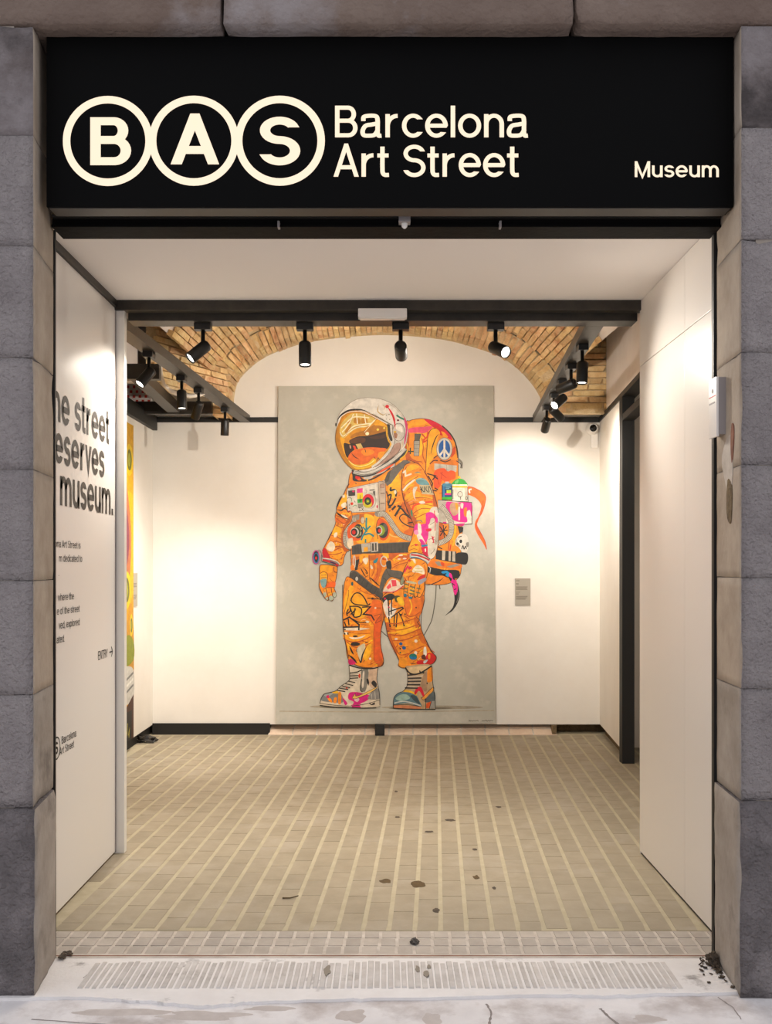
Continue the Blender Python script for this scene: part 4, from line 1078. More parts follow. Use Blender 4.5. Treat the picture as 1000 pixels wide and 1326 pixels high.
MURAL = '''
@painted_ground
F e b3ab9b 447,915 46,2.2
F e 988f7f 452,915.5 38,1.4
F e b3ab9b 560,916 66,2.4
F e 8f8676 545,917 42,1.6
F l c3baa9/1.5 362,921 500,922 640,920
@painted_cable
F s 6b665c/1.2 565,757 564,775 560,800 555,812 549,823
@painted_cable
F s 6b665c/1.2 489,812 498,821 506,827
@painted_cable
F l 6b665c/1.4 569,757 570,763
@painted_ribbon
C4 p f57a1c 755,145 800,150 880,190 920,235 915,300 890,380 850,450 840,500 870,560 915,650 930,725 900,670 850,590 822,520 830,460 870,400 885,340 870,290 830,250 780,225 758,215
C4 s c9500c/7 755,145 800,150 880,190 920,235 915,300 890,380 850,450 840,500 870,560 915,650 930,725
C4 s e86510/14 900,270 880,370 845,460 835,510 870,590
C4 s f5e6da/14 775,205 770,175 792,168
@painted_backpack
F p f39c12 525,550 530,545 540,542.5 550,542.3 560,544.8 573,552 584,562 591,576 593.5,590 593.5,608 594.5,630 594,655 598,680 599,700 597,712 597.5,735 594,748 580,756 560,757 545,750 530,700 515,640 512,600
F r 1/70 525,550 530,545 540,542.5 550,542.3 560,544.8 573,552 584,562 591,576 593.5,590 593.5,608 594.5,630 594,655 598,680 599,700 597,712 597.5,735 594,748 580,756 560,757 545,750 530,700 515,640 512,600
F c 6a3a0a/0.8 525,550 530,545 540,542.5 550,542.3 560,544.8 573,552 584,562 591,576 593.5,590 593.5,608 594.5,630 594,655 598,680 599,700 597,712 597.5,735 594,748 580,756 560,757 545,750 530,700 515,640 512,600
F p c8680c 524,555 530,560 531,590 545,602 560,640 552,640 540,606 526,595
F p c8680c 560,665 572,668 574,700 566,706 560,690
F p fdc022 580,640 590,645 590,700 584,690
F p fdc022 540,560 552,556 550,580 542,590
C2 p f9b028 215,345 260,315 340,310 385,335 330,360 250,365 205,385
C2 p e8758a 205,400 260,382 340,378 430,372 400,410 350,435 280,430 210,430
C2 p de3f58 355,306 430,320 520,370 590,440 612,500 570,478 530,440 480,400 440,380 400,350
C2 p d92b2b 430,370 480,370 525,395 550,440 505,455 470,410
C2 p f7a81e 510,420 540,430 575,470 540,470
C2 p fdb71f 385,470 410,410 450,387 500,430 470,500 480,600 440,660 400,740 370,790 375,640
C2 p e88a10 470,640 600,680 655,690 655,735 450,715 400,740
C2 s 3a2a16/6 462,388 415,405 390,460 380,560 372,680 368,790
C2 t 3a2a16/10 490,440 460,480 430,560 415,630
C2 s c4620c/9 200,650 260,690 330,700
C2 s c4620c/9 330,480 345,560 340,640 370,720
C2 s e2550f/12 330,440 360,480 345,520 380,500
C2 s e2550f/14 390,420 380,470 340,500
C2 s 47361f/12 520,368 590,435 640,520 660,620 665,665
C2 p e0622a 612,590 640,560 640,620 600,660
C2 q 6b6358 265,440 325,440 310,510 262,505
C2 q b5aea2 258,505 312,505 305,645 258,645
C2 l 3a332a/4 258,505 312,505 305,645 258,645 258,505
C2 l 8a8378/4 262,540 308,540 | 262,575 306,575 | 262,610 306,610
C2 l 3a4a20/12 205,605 255,605 | 225,570 225,630
C2 s 2b2118/9 440,668 500,625 | 405,720 440,690 480,690 | 500,685 550,700 600,680
C2 e 8c857a 540,582 75,106
C2 e d8d2c6 540,580 70,100
C2 e 1f6cb0 540,580 54,82
C2 l e6e0d4/18 540,498 540,662 | 540,585 497,642 | 540,585 583,642
C2 q ccc5b8 447,715 655,735 650,795 447,775
C2 l a59d90/4 500,722 500,778 | 560,728 560,784 | 610,732 610,790
C2 p f9650c 450,790 480,765 540,760 570,790 600,780 640,795 640,850 600,870 560,900 520,870 500,930 450,950 440,850
C2 l c94a08/9 500,800 560,850 | 520,790 510,860 | 470,830 490,910
C2 l 2b2118/11 390,830 430,900 420,960 470,970 | 380,810 460,830 430,870 | 440,830 480,860 | 450,940 480,960
C2 s 8b857a/20 665,672 700,710 695,760
C2 s 4a4540/8 650,690 690,720 705,760
C4 q 1f4e7a 520,130 610,130 612,265 520,265
C4 q 4f8cb4 526,138 545,138 545,255 526,255
C4 e 6397ac 565,127 45,18
C4 q b9c6c8 548,98 582,98 582,116 548,116
C4 l 9fd3e0/5 550,150 600,150 | 550,163 585,163
C4 q c8dc4a 560,176 602,176 602,204 560,204
C4 q e0318c 545,205 602,205 602,221 545,221
C4 q 57b84a 520,240 612,240 612,266 520,266
C4 l 14283a/5 518,128 518,266 613,266 613,130
C4 q e6dfd2 612,150 755,150 760,282 612,276
C4 q cfc6b8 725,150 755,150 760,282 730,280
C4 p 52b05c 614,128 622,98 648,78 680,70 715,78 738,100 747,130
C4 p 8fd28a 640,95 670,80 665,110 640,118
C4 q f4efe2 613,124 748,124 750,138 613,136
C4 q e8c81e 613,138 752,138 752,154 613,152
C4 q eac51c 664,62 672,45 685,45 692,70
C4 o 5a5044/5 685,215 22,25
C4 l 5a5044/6 690,235 690,265 | 620,170 620,260
C4 o 5a5044/5 745,250 8,14
C4 l 3a332a/4 612,150 612,276 760,284 755,150
C4 q e3dacd 480,270 790,290 793,490 560,490 490,470
C4 p e5329b 556,285 650,290 790,296 790,420 775,360 740,390 752,470 690,472 640,462 600,432 575,382 556,340
C4 p c9a890 600,300 640,290 685,310 672,380 640,412 610,402 590,350
C4 p f6a62a 640,300 660,300 668,340 650,362
C4 p f08a2a 720,350 748,340 742,420 722,410
C4 p e3dacd 690,300 715,300 710,345 692,340
C4 l f2ece2/15 677,330 677,455
C4 q bfb7aa 480,270 560,285 545,330 560,470 490,470
C4 q e5329b 525,470 560,470 560,490 530,488
C4 l 4a3b36/6 480,268 792,290 795,490 640,496 495,475
C4 q d2308a 640,490 730,482 715,510 650,505
C4 l 2b2118/10 495,510 560,600 | 560,510 500,600 | 530,500 540,625 | 500,560 570,545 | 480,700 520,720
C4 s c9600c/9 580,500 590,600 575,735
C4 s fbc04a/12 620,520 640,600 620,690
C4 s e2501a/12 600,680 590,740
C4 p e3ddd2 650,625 690,580 740,590 762,640 757,720 732,752 700,742 670,702 642,682
C4 p b9b2a6 650,625 640,660 670,700 690,690 665,660
C4 q 26211d 662,508 716,520 712,560 680,578
C4 e 221c18 692,650 13,17 | 662,672 12,13
C4 l 221c18/8 668,612 700,602
C4 s 221c18/8 700,722 712,690 722,722 735,695 745,722
C4 p 9a948a 740,665 765,660 762,700 745,700
C4 q 2b2622 460,730 650,745 655,852 460,815
C4 q cfc5b4 520,733 550,736 545,825 518,822 | 580,740 600,742 598,832 578,830 | 615,742 640,745 640,838 612,835
C4 p 221e1b 650,762 740,755 760,790 755,840 735,865 690,860 650,850
C4 p f08a14 395,840 450,825 540,850 690,860 690,902 600,904 500,892 400,882
C4 q a79f92 450,840 495,832 520,882 480,876 | 560,882 650,857 692,868 600,897
C4 q e8622a 505,835 540,850 540,882 510,872
C4 p 26211d 388,885 440,893 540,913 672,920 668,990 580,985 440,960 385,930
C4 l cfc9be/7 395,880 412,900 405,940
C6 p f0941a 440,128 520,112 600,112 662,150 640,176 560,190 480,186 440,172
C6 t 2b2118/9 440,205 520,180 570,155 610,120
C6 p 1c1816 585,75 620,70 670,95 715,150 745,220 752,300 730,370 690,430 650,460 618,478 660,440 690,400 705,340 700,270 680,190 650,130 610,100
C6 p 38a5d8 583,75 630,65 662,90 650,122 620,106 632,86 600,92
C6 p ec2a9c 660,85 680,100 690,140 702,150 722,155 737,230 716,290 696,260 690,200 670,170 682,140 655,115
C6 l 1c1816/8 680,180 710,200 | 700,240 722,232
C6 s 8a8378/5 735,250 740,300 725,360
@painted_torso
F p f39c12 455,612 451,630 449,660 451,690 454,702 454.5,722 457,745 468,790 480,800 500,800 545,785 550,730 542,680 547,640 550,612 530,596 510,605 490,615 470,618
F r 2/130 455,612 451,630 449,660 451,690 454,702 454.5,722 457,745 468,790 480,800 500,800 545,785 550,730 542,680 547,640 550,612 530,596 510,605 490,615 470,618
F c 6a3a0a/0.8 455,612 451,630 449,660 451,690 454,702 454.5,722 457,745 468,790 480,800 500,800 545,785 550,730 542,680 547,640 550,612 530,596 510,605 490,615 470,618
F p c8680c 534,640 541,668 548,700 548,730 540,740 534,705 529,680 526,655
F p d0740e 455,668 490,664 496,672 470,676 456,680
F p d0740e 457,722 500,718 530,718 530,722 480,726 460,732
F p fdc022 462,684 472,676 482,690 478,702 462,702
F p fdc022 505,622 515,612 518,630 510,645 504,640
E3 p fdb924 110,385 200,335 290,250 270,330 250,420 180,380 120,420
E3 p f9aa1e 120,640 200,720 300,860 260,850 150,740
E3 p d9740c 290,540 330,650 390,730 420,800 400,900 350,960 300,900 400,820 330,700 280,620
E2 p f9b128 830,600 900,640 980,700 1000,900 900,960 830,930 780,780 800,660
E2 p ffc63c 700,600 800,620 820,700 770,760 720,700
E3 s d2660c/10 0,760 60,720 100,760
E3 s f9d08a/14 100,880 150,940 230,960
E4 p d9700c 100,430 250,420 360,430 340,500 250,480 150,500
E4 s fbc23a/16 170,500 260,440 340,440
E4 s c9600c/9 160,600 230,560 340,530 | 180,560 260,520 340,490
E4 e f5e6d6 265,445 25,9 | 310,485 22,9 | 245,490 18,7
E2 p f2901a 570,170 590,215 560,262 515,272 548,210
E2 p f7a81e 840,190 960,115 1000,100 990,200 940,220 880,210
E3 q 77716a 110,200 180,140 300,50 385,70 330,110 250,190 150,330 100,360 85,320 70,290
E3 q 5d5851 110,200 150,168 120,300 85,320 70,290
E3 s 3a342c/22 150,372 145,410 190,400 212,430 206,482
E3 s 3a342c/20 112,472 150,460 138,520 118,580 160,580 205,500
E3 l 3a342c/24 160,640 205,592 | 225,590 262,602 195,712 | 150,600 118,612
E3 s 3a342c/20 215,690 262,620 330,690 400,742
E3 s 3a342c/14 470,828 400,842 300,800 250,735 300,690 380,740 440,772
E3 t 3a342c/16 335,798 380,788 430,782
E3 l 3a342c/14 95,420 118,500 110,560 | 140,645 130,660
E3 e e8dcc8 200,430 14,26
E2 q ded7cb 485,300 860,222 880,566 505,582
E2 q d3c9bb 845,225 862,222 882,566 860,568
E2 p c6b5a5 862,221 900,211 945,226 950,556 880,570 872,400
E2 l 6f6456/5 485,300 862,221 882,567 505,582 485,300
E2 l 6f6456/5 862,221 905,211 947,228 951,556 882,568
E2 l b5ab9c/4 500,312 845,240 862,552 515,568
E2 q 4a443f 508,322 592,315 592,380 512,388
E2 e d8507a 570,330 14,11
E2 q e56aa0 612,298 680,292 680,345 612,350
E2 q f4d21e 614,352 684,346 685,415 616,420
E2 q 4fae5a 617,422 684,416 684,462 620,468
E2 q 9e978c 622,475 684,470 684,520 624,525
E2 l 3a342e/6 648,370 650,450 | 635,435 650,452 665,430
E2 q 8c867c 760,308 820,303 820,320 760,325
E2 q 6a655d 800,330 826,325 830,400 808,380
E2 l 8a8072/4 700,320 715,310 730,325 720,350
E2 e b5aea2 768,442 74,94
E2 e cfc9be 756,445 74,92
E2 e d8334a 745,443 68,82
E2 e e8702a 738,470 56,54
E2 e d4cc3a 738,478 50,46
E2 e 2a2420 740,445 40,46
E2 e 6f8f2a 740,447 22,26
E2 e f3e23c 742,446 9,11
E2 s 3a342e/6 500,415 520,400 545,412
E2 l 5fa87a/7 548,410 550,450
E2 e e8604a 553,475 17,17
E2 l 3a342e/6 585,440 592,462 | 520,480 522,500 | 524,520 526,535
E2 s 5fa87a/7 560,512 590,492 610,505
E2 q d04038 505,560 530,555 530,570 507,575
E2 l 3a342e/6 632,525 658,522 | 645,525 648,560 | 634,560 660,557 | 665,525 690,557 | 690,522 665,557
E2 q b99a8a 885,250 932,240 934,286 888,292
E2 l 6b4f42/8 890,355 940,350 | 888,475 938,468
E2 l 8a7060/4 885,250 932,240 934,286 888,292 885,250
E2 e d65a70 850,510 8,20
E2 p 3a3430 553,75 600,112 650,150 700,190 780,180 950,90 1000,30 1000,62 880,150 760,206 650,216 570,205 560,150
E2 e d93a3a 622,165 30,24 | 560,112 12,16
E2 e e8702a 640,190 24,12
E2 p cfc9c0 690,160 760,130 805,150 770,182 710,187
E2 e e8c21e 735,200 10,8 | 800,200 9,8
E2 l 5a5048/7 590,230 610,245 | 700,195 715,210
E2 q a49c90 555,620 640,600 640,660 560,680
E2 e 9a9388 865,595 45,35
E2 e d9c8b0 680,670 24,40
E2 o 8a7050/6 680,670 24,40
C3 h cbc3b5/46 545,480 500,495 448,570 424,640 424,700 445,755 490,785
F h cbc3b5/6.2 490,666 498,666 505,674 510,682 517,691 525,695.5 534,698
C4 h cbc3b5/44 500,322 550,370 590,440 606,510 595,590 552,640 480,672
E2 p ea6a18 500,800 520,740 590,705 670,750 690,820 650,900 580,910 510,880
E2 e 3a3a34 628,800 56,86
E2 l c9c5b4/8 650,740 665,780 | 660,810 655,850
E2 e 8a9050 610,802 48,66
E2 e 3a342e 600,805 48,60
E2 e cfcabc 586,810 50,56
E2 e 2a2622 580,810 38,44
E2 e d8403a 575,812 22,26
E2 p ea6a18 850,700 900,650 970,700 1000,800 950,900 880,880
E2 e 3a3a34 920,790 60,92
E2 e 6a6a5e 940,760 28,50
E2 e 96a83e 892,790 50,62
E2 e cfcabc 872,790 40,52
E2 e 2a2622 868,790 30,40
E2 e d8403a 880,792 19,22
E2 s 221a12/6 880,640 850,690 840,780 862,892
E2 l 3f9298/22 725,640 722,720 725,810
E2 l 3f9298/20 680,748 722,795 | 772,735 722,790 680,860 664,905
E2 s 3f9298/20 700,842 760,828 812,860
E2 l 3f9298/18 715,890 714,935
C3 p f5e2c4 470,690 510,670 520,740 490,770 460,740
E2 p e9dcc4 510,900 560,880 560,960 520,980
F q 57524c 455.5,707 463,704.5 532,701.5 531,715.5 470,717 456,718.5
F l 3e3a35/.55 460,706 460,718 | 464,705 464,717 | 492,703.5 492,716 | 497,703.5 497,716 | 502,703 502,716 | 507,703 507,716 | 512,702.5 512,716 | 517,702.5 517,716 | 522,702 522,716 | 527,702 527,716
F l 7d776d/.7 456,707.5 463,705 531,702
C3 q c4bcb0 595,725 690,715 700,800 605,812
C3 q f2b21e 625,760 665,755 668,800 625,805
C3 q d2cabe 690,710 765,705 768,800 695,808
C3 q 5a544c 705,720 725,718 728,795 708,797 | 735,717 752,716 754,792 738,794
C3 l 4a443c/5 595,725 605,812 700,802 690,715
E5 s a8540a/6 440,170 442,300 440,460
E5 p fbb023 330,170 420,165 430,300 380,300 330,250
E5 p e07a0e 520,180 570,170 590,300 560,420 520,500 480,460 530,350
E5 s c9600c/9 480,250 500,330 470,420 | 540,320 530,420 500,470 | 380,180 360,260 320,300
E5 p f2e6d4 365,215 420,200 425,240 400,282 370,250
E5 p f2e6d4 455,285 480,310 475,338 455,320
E5 p 3f8f98 485,240 500,232 540,200 532,250 500,268
E5 t 221a12/12 335,315 365,375 402,432
E5 t 221a12/10 360,308 400,350 416,388 390,372
E5 t 221a12/13 445,430 500,482 575,548
E5 l 221a12/6 450,440 455,480 | 480,470 530,500
E5 q 3a3530 275,235 325,215 300,345 268,352
E5 o d8d2c6/10 262,250 13,72
E5 e f0902a 240,320 22,34
E5 q ffc02a 588,145 665,150 672,205 620,212
E5 t d2540a/20 575,160 600,215 675,225
E5 o d8d2c6/13 612,245 38,58
E5 p 3a3530 640,250 690,240 700,330 660,350 640,300
E5 p 57514a 205,440 215,370 260,350 330,390 470,510 590,590 592,692 540,662 400,582 270,482 210,460
E5 l 3c3832/5 290,400 260,450 | 330,400 300,470 | 380,440 350,510 | 430,480 400,550 | 480,520 450,590 | 530,560 500,620
E5 e cfc8bc 292,450 16,24
E5 s 80796e/6 225,380 262,362 330,400 470,522
E5 p 6b655c 560,560 590,420 640,330 700,345 830,370 820,460 720,432 680,440 620,510 600,600 575,615
E5 s 48433c/6 640,340 690,420 820,440 | 600,440 640,480 580,590
@painted_legs
F p f39c12 447,752 452,747 470,760 490,775 496,780 497,800 494,815 493,830 494,845 497,855 495,862 485,864 470,864 455,858 450,850 448,835 445,820 444,800 444,780 445,765
F r 3/90 447,752 452,747 470,760 490,775 496,780 497,800 494,815 493,830 494,845 497,855 495,862 485,864 470,864 455,858 450,850 448,835 445,820 444,800 444,780 445,765
F c 6a3a0a/0.8 447,752 452,747 470,760 490,775 496,780 497,800 494,815 493,830 494,845 497,855 495,862 485,864 470,864 455,858 450,850 448,835 445,820 444,800 444,780 445,765
F p f39c12 495,775 500,768 515,762 530,765 546,770 550,775 547,790 543,800 546,815 552,830 558,843 565,850 563,857 555,861 540,861 525,865 516,862 517,855 510,840 503,825 499,805 496,790
F r 4/90 495,775 500,768 515,762 530,765 546,770 550,775 547,790 543,800 546,815 552,830 558,843 565,850 563,857 555,861 540,861 525,865 516,862 517,855 510,840 503,825 499,805 496,790
F c 6a3a0a/0.8 495,775 500,768 515,762 530,765 546,770 550,775 547,790 543,800 546,815 552,830 558,843 565,850 563,857 555,861 540,861 525,865 516,862 517,855 510,840 503,825 499,805 496,790
F p cf6e0c 488,785 496,792 494,815 493,845 496,858 489,862 487,840 489,815
F p cf6e0c 497,795 503,800 507,825 514,843 512,846 503,826 499,806
F p d9780e 536,800 543,802 546,818 552,832 546,832 540,818
F p d9780e 546,772 549,776 545,795 538,799 541,785
F p fdc022 455,775 468,772 478,785 470,800 455,795
F p fdc022 512,812 530,808 538,815 520,822
C5 p fdbb25 470,260 490,220 530,240 500,300 480,420 450,480 430,440 440,330
C5 p fdb61e 500,300 600,290 660,400 600,420 520,400
C5 p ee7a0c 720,360 800,380 800,480 745,570 690,560 640,480 700,400
C5 p e86a0a 730,590 790,560 790,800 820,920 790,980 730,970 720,800
C5 p fbb023 420,700 470,690 560,700 680,700 690,722 600,762 500,772 430,742
C5 p fdc02c 650,830 700,800 690,900 650,965 620,930
C5 p fdc02c 460,790 500,790 490,850 470,860
C5 q f0e2cc 420,638 570,634 690,645 570,666 420,662
C5 q f0e2cc 420,676 470,680 468,706 424,704
C5 p f3e8d8 480,730 560,735 640,710 600,740 520,750
C5 e f0e2cc 660,578 20,11 | 740,440 10,9 | 688,945 12,12
C5 s c9600c/9 420,742 500,778 600,768 690,726
C5 s c9600c/8 450,770 520,825 600,830 690,790
C5 s c9600c/7 690,560 730,620 722,700 732,800 725,960
C5 s d2740c/7 590,600 660,610 | 560,700 690,690 | 720,750 800,728 | 730,830 800,808 | 730,980 800,958 | 560,240 640,290 740,310
C5 s 8a4a08/5 475,260 470,330 440,450 425,500
C5 s 8a4a08/5 800,500 740,590 800,560
C5 e 33281a 540,722 26,9 | 540,799 46,20
C5 e 6b6555 568,865 19,22
C5 p dccfb4 560,840 640,800 605,965 575,930
C5 t 2b2016/16 480,815 505,870 525,905
C5 t 2b2016/18 470,905 520,945 560,995
C5 t 2b2016/14 570,930 595,980 615,900 660,810
C5 l 2b2016/8 640,785 665,780
C5 s 1d1712/12 690,395 660,415 600,412 530,400 500,368 512,325 545,292 590,297 630,340 662,405
C5 l 1d1712/8 660,342 800,352
C5 e 1d1712 712,345 14,10
C5 s 1d1712/12 480,425 560,425 602,452 595,512 560,530 525,522 540,440
C5 l 1d1712/12 487,420 492,470 462,498 | 495,505 545,455 | 490,440 520,520
C5 s 1d1712/12 472,450 455,490 462,520
C5 l 1d1712/14 608,432 692,428 620,502 700,512 730,565
C5 l 1d1712/14 420,562 482,530 578,605 575,662 | 415,632 570,628
C5 l 1d1712/12 430,575 450,625 | 470,548 478,612 | 418,650 445,655 | 432,688 440,704 | 464,684 470,705
C5 s 1d1712/9 520,552 580,582 650,582
C5 l 8a4a08/5 730,520 790,500 | 750,440 800,440
C5 e 2f6a70 510,200 11,20
C5 p d8307a 470,962 500,948 545,985 520,1004 480,1000
C6 p fbb023 60,500 200,480 250,520 150,560 70,545
C6 p ea820e 230,330 300,310 390,330 390,440 330,482 270,482
C6 s b9580a/7 235,335 250,420 272,482 330,482 390,442
C6 s fbc23a/12 290,330 310,400 285,470
C6 p f0dcc8 45,262 75,200 120,142 170,150 210,180 240,190 220,212 150,252
C6 q e8707a 75,215 110,180 122,215 90,238 | 120,150 165,150 170,206 130,212
C6 s d84a6a/8 45,262 150,258 230,205
C6 p 3a3226 38,322 70,290 120,275 155,300 130,332 80,342 50,372
C6 p 5a5428 150,300 200,300 190,350 160,350
C6 p efe6da 45,372 80,332 92,402 130,332 130,402 170,420 122,500 85,502 55,432
C6 p f6c83a 170,320 220,310 240,380 200,380
C6 l 1d1712/11 90,300 100,482 | 125,300 120,470 | 100,442 222,402 232,412 120,497 | 95,490 110,582 | 150,470 145,577 | 175,460 165,587
C6 s 1d1712/10 190,450 225,522 238,577
C6 e 1d1712 210,470 7,9 | 248,468 6,10 | 350,405 7,7 | 110,578 8,8 | 238,570 7,9
C6 e d84a6a 62,322 10,10 | 98,402 8,8
C6 s c9600c/9 70,545 180,552 350,502 | 80,600 200,612 372,562 | 100,652 220,662 392,602 | 130,712 250,702 402,642
C6 s fbc23a/11 90,640 250,630 390,588
C6 s c9600c/8 150,760 200,840 280,830 | 240,870 330,800 420,760 | 420,700 470,780 520,820
C6 p f8a81e 200,880 250,870 270,930 220,960 190,930
C6 l 221a12/5 350,490 382,520 360,542 386,570 366,600
C6 e 2b6aa0 208,740 16,14 | 238,778 18,16
C6 e 2f7f60 203,822 8,8
C6 e 33281a 203,785 8,8 | 92,622 6,6
C6 e f0e0d0 165,695 14,9 | 348,715 15,15 | 345,825 14,18
C6 p 2f7f74 290,840 330,830 357,850 350,882 310,886 288,870
C6 p 3a86b4 290,862 340,860 350,880 310,886
C6 p d8352e 360,902 410,890 450,920 440,932 360,927
C6 p d8352e 450,830 500,828 537,860 512,912 460,932 440,880
C6 p f2ece0 420,782 440,770 447,842 420,852
C6 p 6a3a2a 400,850 430,840 440,885 405,880
C6 p f0a02a 460,840 480,840 478,880 462,875
C6 p cfd6d8 420,900 460,885 440,915 420,920
F s 5a3208/.8 444,757 444,780 444,800 446,822 449,838 452,852
F s 5a3208/.8 497,800 494,815 493,832 495,846 497,856 494,862
F s 5a3208/.8 496,790 499,806 503,825 510,840 516,853
F s 5a3208/.8 550,776 546,796 546,815 553,831 559,843 565,851 562,858
@painted_boots
C7 p e0d4c1 478,165 540,180 600,190 700,195 768,185 755,300 770,380 782,460 785,560 740,585 600,588 480,582 300,575 200,562 186,545 200,500 230,450 300,432 350,415 400,370 460,330 485,295
C7 p d8bfa8 690,200 760,190 750,300 760,370 700,390 660,300
C7 p 8e8f8e 195,512 225,458 290,437 350,430 400,450 420,532 300,532
C7 p b5b7b4 230,460 290,440 320,445 260,480
C7 p f59a1a 260,480 300,500 310,537 280,522 | 330,490 355,485 350,537 325,537 | 372,437 400,442 397,542 370,542
C7 p f2c02a 310,432 360,420 372,442 330,445
C7 p e8508a 250,475 275,460 280,490 262,490
C7 p e0268f 480,440 540,430 600,440 690,470 650,520 560,555 500,582 525,530 472,500
C7 p e0268f 412,485 462,540 440,562 422,522
C7 p e0268f 500,560 590,545 600,580 520,586
C7 p e8c9c9 540,480 580,500 560,530 530,510
C7 p 9a9690 690,445 762,390 782,450 775,502 668,500 680,462
C7 s c9c4ba/7 700,450 705,498 | 735,425 740,498
C7 p f0cc86 508,490 540,445 545,470 600,456 762,378 700,432 600,477 540,498
C7 s 3a332c/4 508,490 540,445 545,470 600,456 762,378 700,432 600,477 540,498 508,490
C7 p 8c8880 600,220 660,200 672,262 642,420 590,402 602,300
C7 p e3d8c8 615,240 632,232 622,380 605,370
C7 s 3a332c/8 602,300 590,402 612,430
C7 l 3a332c/11 485,242 560,232 610,208 | 485,270 580,266 | 485,295 570,290 | 468,322 540,337 | 440,347 520,366 | 410,370 490,390 | 380,392 470,406 | 355,412 440,427
C7 l b5afa4/6 485,256 570,249 | 485,283 575,278 | 478,308 555,315 | 455,335 530,352 | 425,358 505,378 | 395,382 480,398
C7 e d84a1e 582,270 10,22
C7 e d84a2e 455,390 8,8
C7 t 1d1712/20 655,295 665,320 672,365
C7 p 3a342c 700,340 725,315 755,350 745,385 720,370
C7 q ddd0bc 188,540 300,556 480,568 640,548 782,508 785,562 740,585 600,588 480,582 300,575 200,562
C7 q e0268f 500,566 580,556 600,586 510,584
C7 q 2b2520 670,540 690,535 690,556 735,530 735,556 700,562
C7 s 3a332c/6 190,542 300,558 480,570 640,550 782,510
C7 l 3a332c/9 188,562 300,577 480,585 620,590 750,587
C7 s 2b251f/6 478,165 485,295 460,330 400,370 350,415 300,432 230,450 200,500 186,545
C7 s 2b251f/6 768,185 755,300 770,380 782,460 785,560
C7 s 2b251f/12 478,162 540,182 600,194 700,198 768,184
C8 p c8b08f 220,152 250,137 430,132 438,250 450,340 460,420 462,482 430,490 330,487 180,483 122,475 122,430 130,390 160,360 205,340 235,290 235,200
C8 p e3cba6 225,160 300,145 420,140 330,195 260,205 235,190
C8 p b59a80 370,200 395,190 395,330 370,340 345,290
C8 p 6e8a92 122,442 130,390 170,358 230,350 300,370 332,420 347,467 240,442 130,452
C8 p a9c0b4 140,402 180,372 230,370 255,402 180,422
C8 p 4a5a60 260,380 300,380 330,425 335,450 290,420
C8 s f0c21e/16 205,340 260,347 312,372
C8 q d89a78 122,452 345,466 345,488 122,478
C8 s cfd2cc/10 130,440 200,425 280,440 345,462
C8 s 3a332c/5 122,455 240,452 345,468
C8 p f0a040 400,172 430,152 442,250 400,272 395,222
C8 p f0b468 345,395 360,390 440,312 442,342 372,412
C8 s 3a332c/4 345,395 360,390 440,312 442,342 372,412 345,395
C8 p dc2a48 318,308 350,312 372,372 362,388 330,340 300,372 292,350
C8 p 6a7274 385,402 450,342 458,422 380,432
C8 q e8743a 390,440 430,425 412,480 386,480
C8 q a8a49c 430,425 460,420 462,482 420,486
C8 l 3a332c/5 385,402 384,488 | 430,425 412,486
C8 l 4a4540/12 235,215 300,207 372,190 | 238,240 350,236 | 238,265 345,263 | 230,290 340,291 | 215,316 320,320
C8 l cfc9be/6 240,228 360,218 | 240,253 348,250 | 236,278 342,277 | 226,304 332,306
C8 t 1d1712/10 335,172 338,190 340,200
C8 e 33281a 365,195 4,8 | 395,280 5,7
C8 s 2b251f/5 220,152 235,200 235,290 205,340 160,360 130,390 122,430 122,478
C8 s 2b251f/5 432,132 438,250 450,340 460,420 462,486
C8 l 2b251f/7 120,480 220,486 330,489 462,490
C8 s 2b251f/12 218,152 260,200 330,200 430,140
@painted_far_arm
C3 p f39c12 480,130 455,160 430,220 390,290 355,370 355,400 340,450 345,510 330,560 300,620 270,680 230,760 215,800 260,840 300,870 350,900 380,945 420,920 430,860 460,800 500,785 470,780 430,750 415,680 420,620 450,560 505,490 500,400 460,400 455,200
C3 r 5/70 480,130 455,160 430,220 390,290 355,370 355,400 340,450 345,510 330,560 300,620 270,680 230,760 215,800 260,840 300,870 350,900 380,945 420,920 430,860 460,800 500,785 470,780 430,750 415,680 420,620 450,560 505,490 500,400 460,400 455,200
C3 c 6a3a0a/6 480,130 455,160 430,220 390,290 355,370 355,400 340,450 345,510 330,560 300,620 270,680 230,760 215,800 260,840 300,870 350,900 380,945 420,920 430,860 460,800 500,785 470,780 430,750 415,680 420,620 450,560 505,490 500,400 460,400 455,200
C3 p c8680c 440,560 490,500 500,440 470,470 430,540 400,640 405,720 430,800 470,790 425,740 415,660
C3 p fdbf2a 430,232 400,290 378,350 420,340 455,300 455,240
C3 p fdbf2a 330,570 380,542 400,600 350,640 310,640
C3 p fbb01e 300,820 370,800 420,790 400,860 360,880
C3 p e87a0c 345,460 400,480 450,500 440,530 380,520 345,505
C3 s c0600c/9 350,470 420,520 470,500 | 340,440 400,462 460,500 | 350,540 400,562 432,560 | 300,640 370,660 410,690 | 290,722 350,702 412,720 | 330,790 400,762 442,772 | 260,830 340,830 410,810
C3 t 221a12/16 405,245 375,310 350,378
C3 t 221a12/14 352,380 400,392 432,372 460,392
C3 t 221a12/18 352,405 375,430 430,462 480,482
C3 t 221a12/9 268,695 288,645 312,608
C3 l 221a12/10 415,350 440,380 | 430,340 425,375
C3 p efe3cf 415,242 435,236 436,262 415,266 | 402,332 440,312 455,340 430,368 405,360 | 395,432 440,446 465,470 430,462 | 250,762 290,702 330,722 337,770 310,802 270,790 | 330,622 360,612 357,650 330,660
C3 p cf3540 215,790 240,768 282,840 286,872 250,882 215,852
C3 s 8e8a86/46 190,882 250,890 320,910 378,942
C3 s c8343e/22 190,884 250,893 320,914 372,945
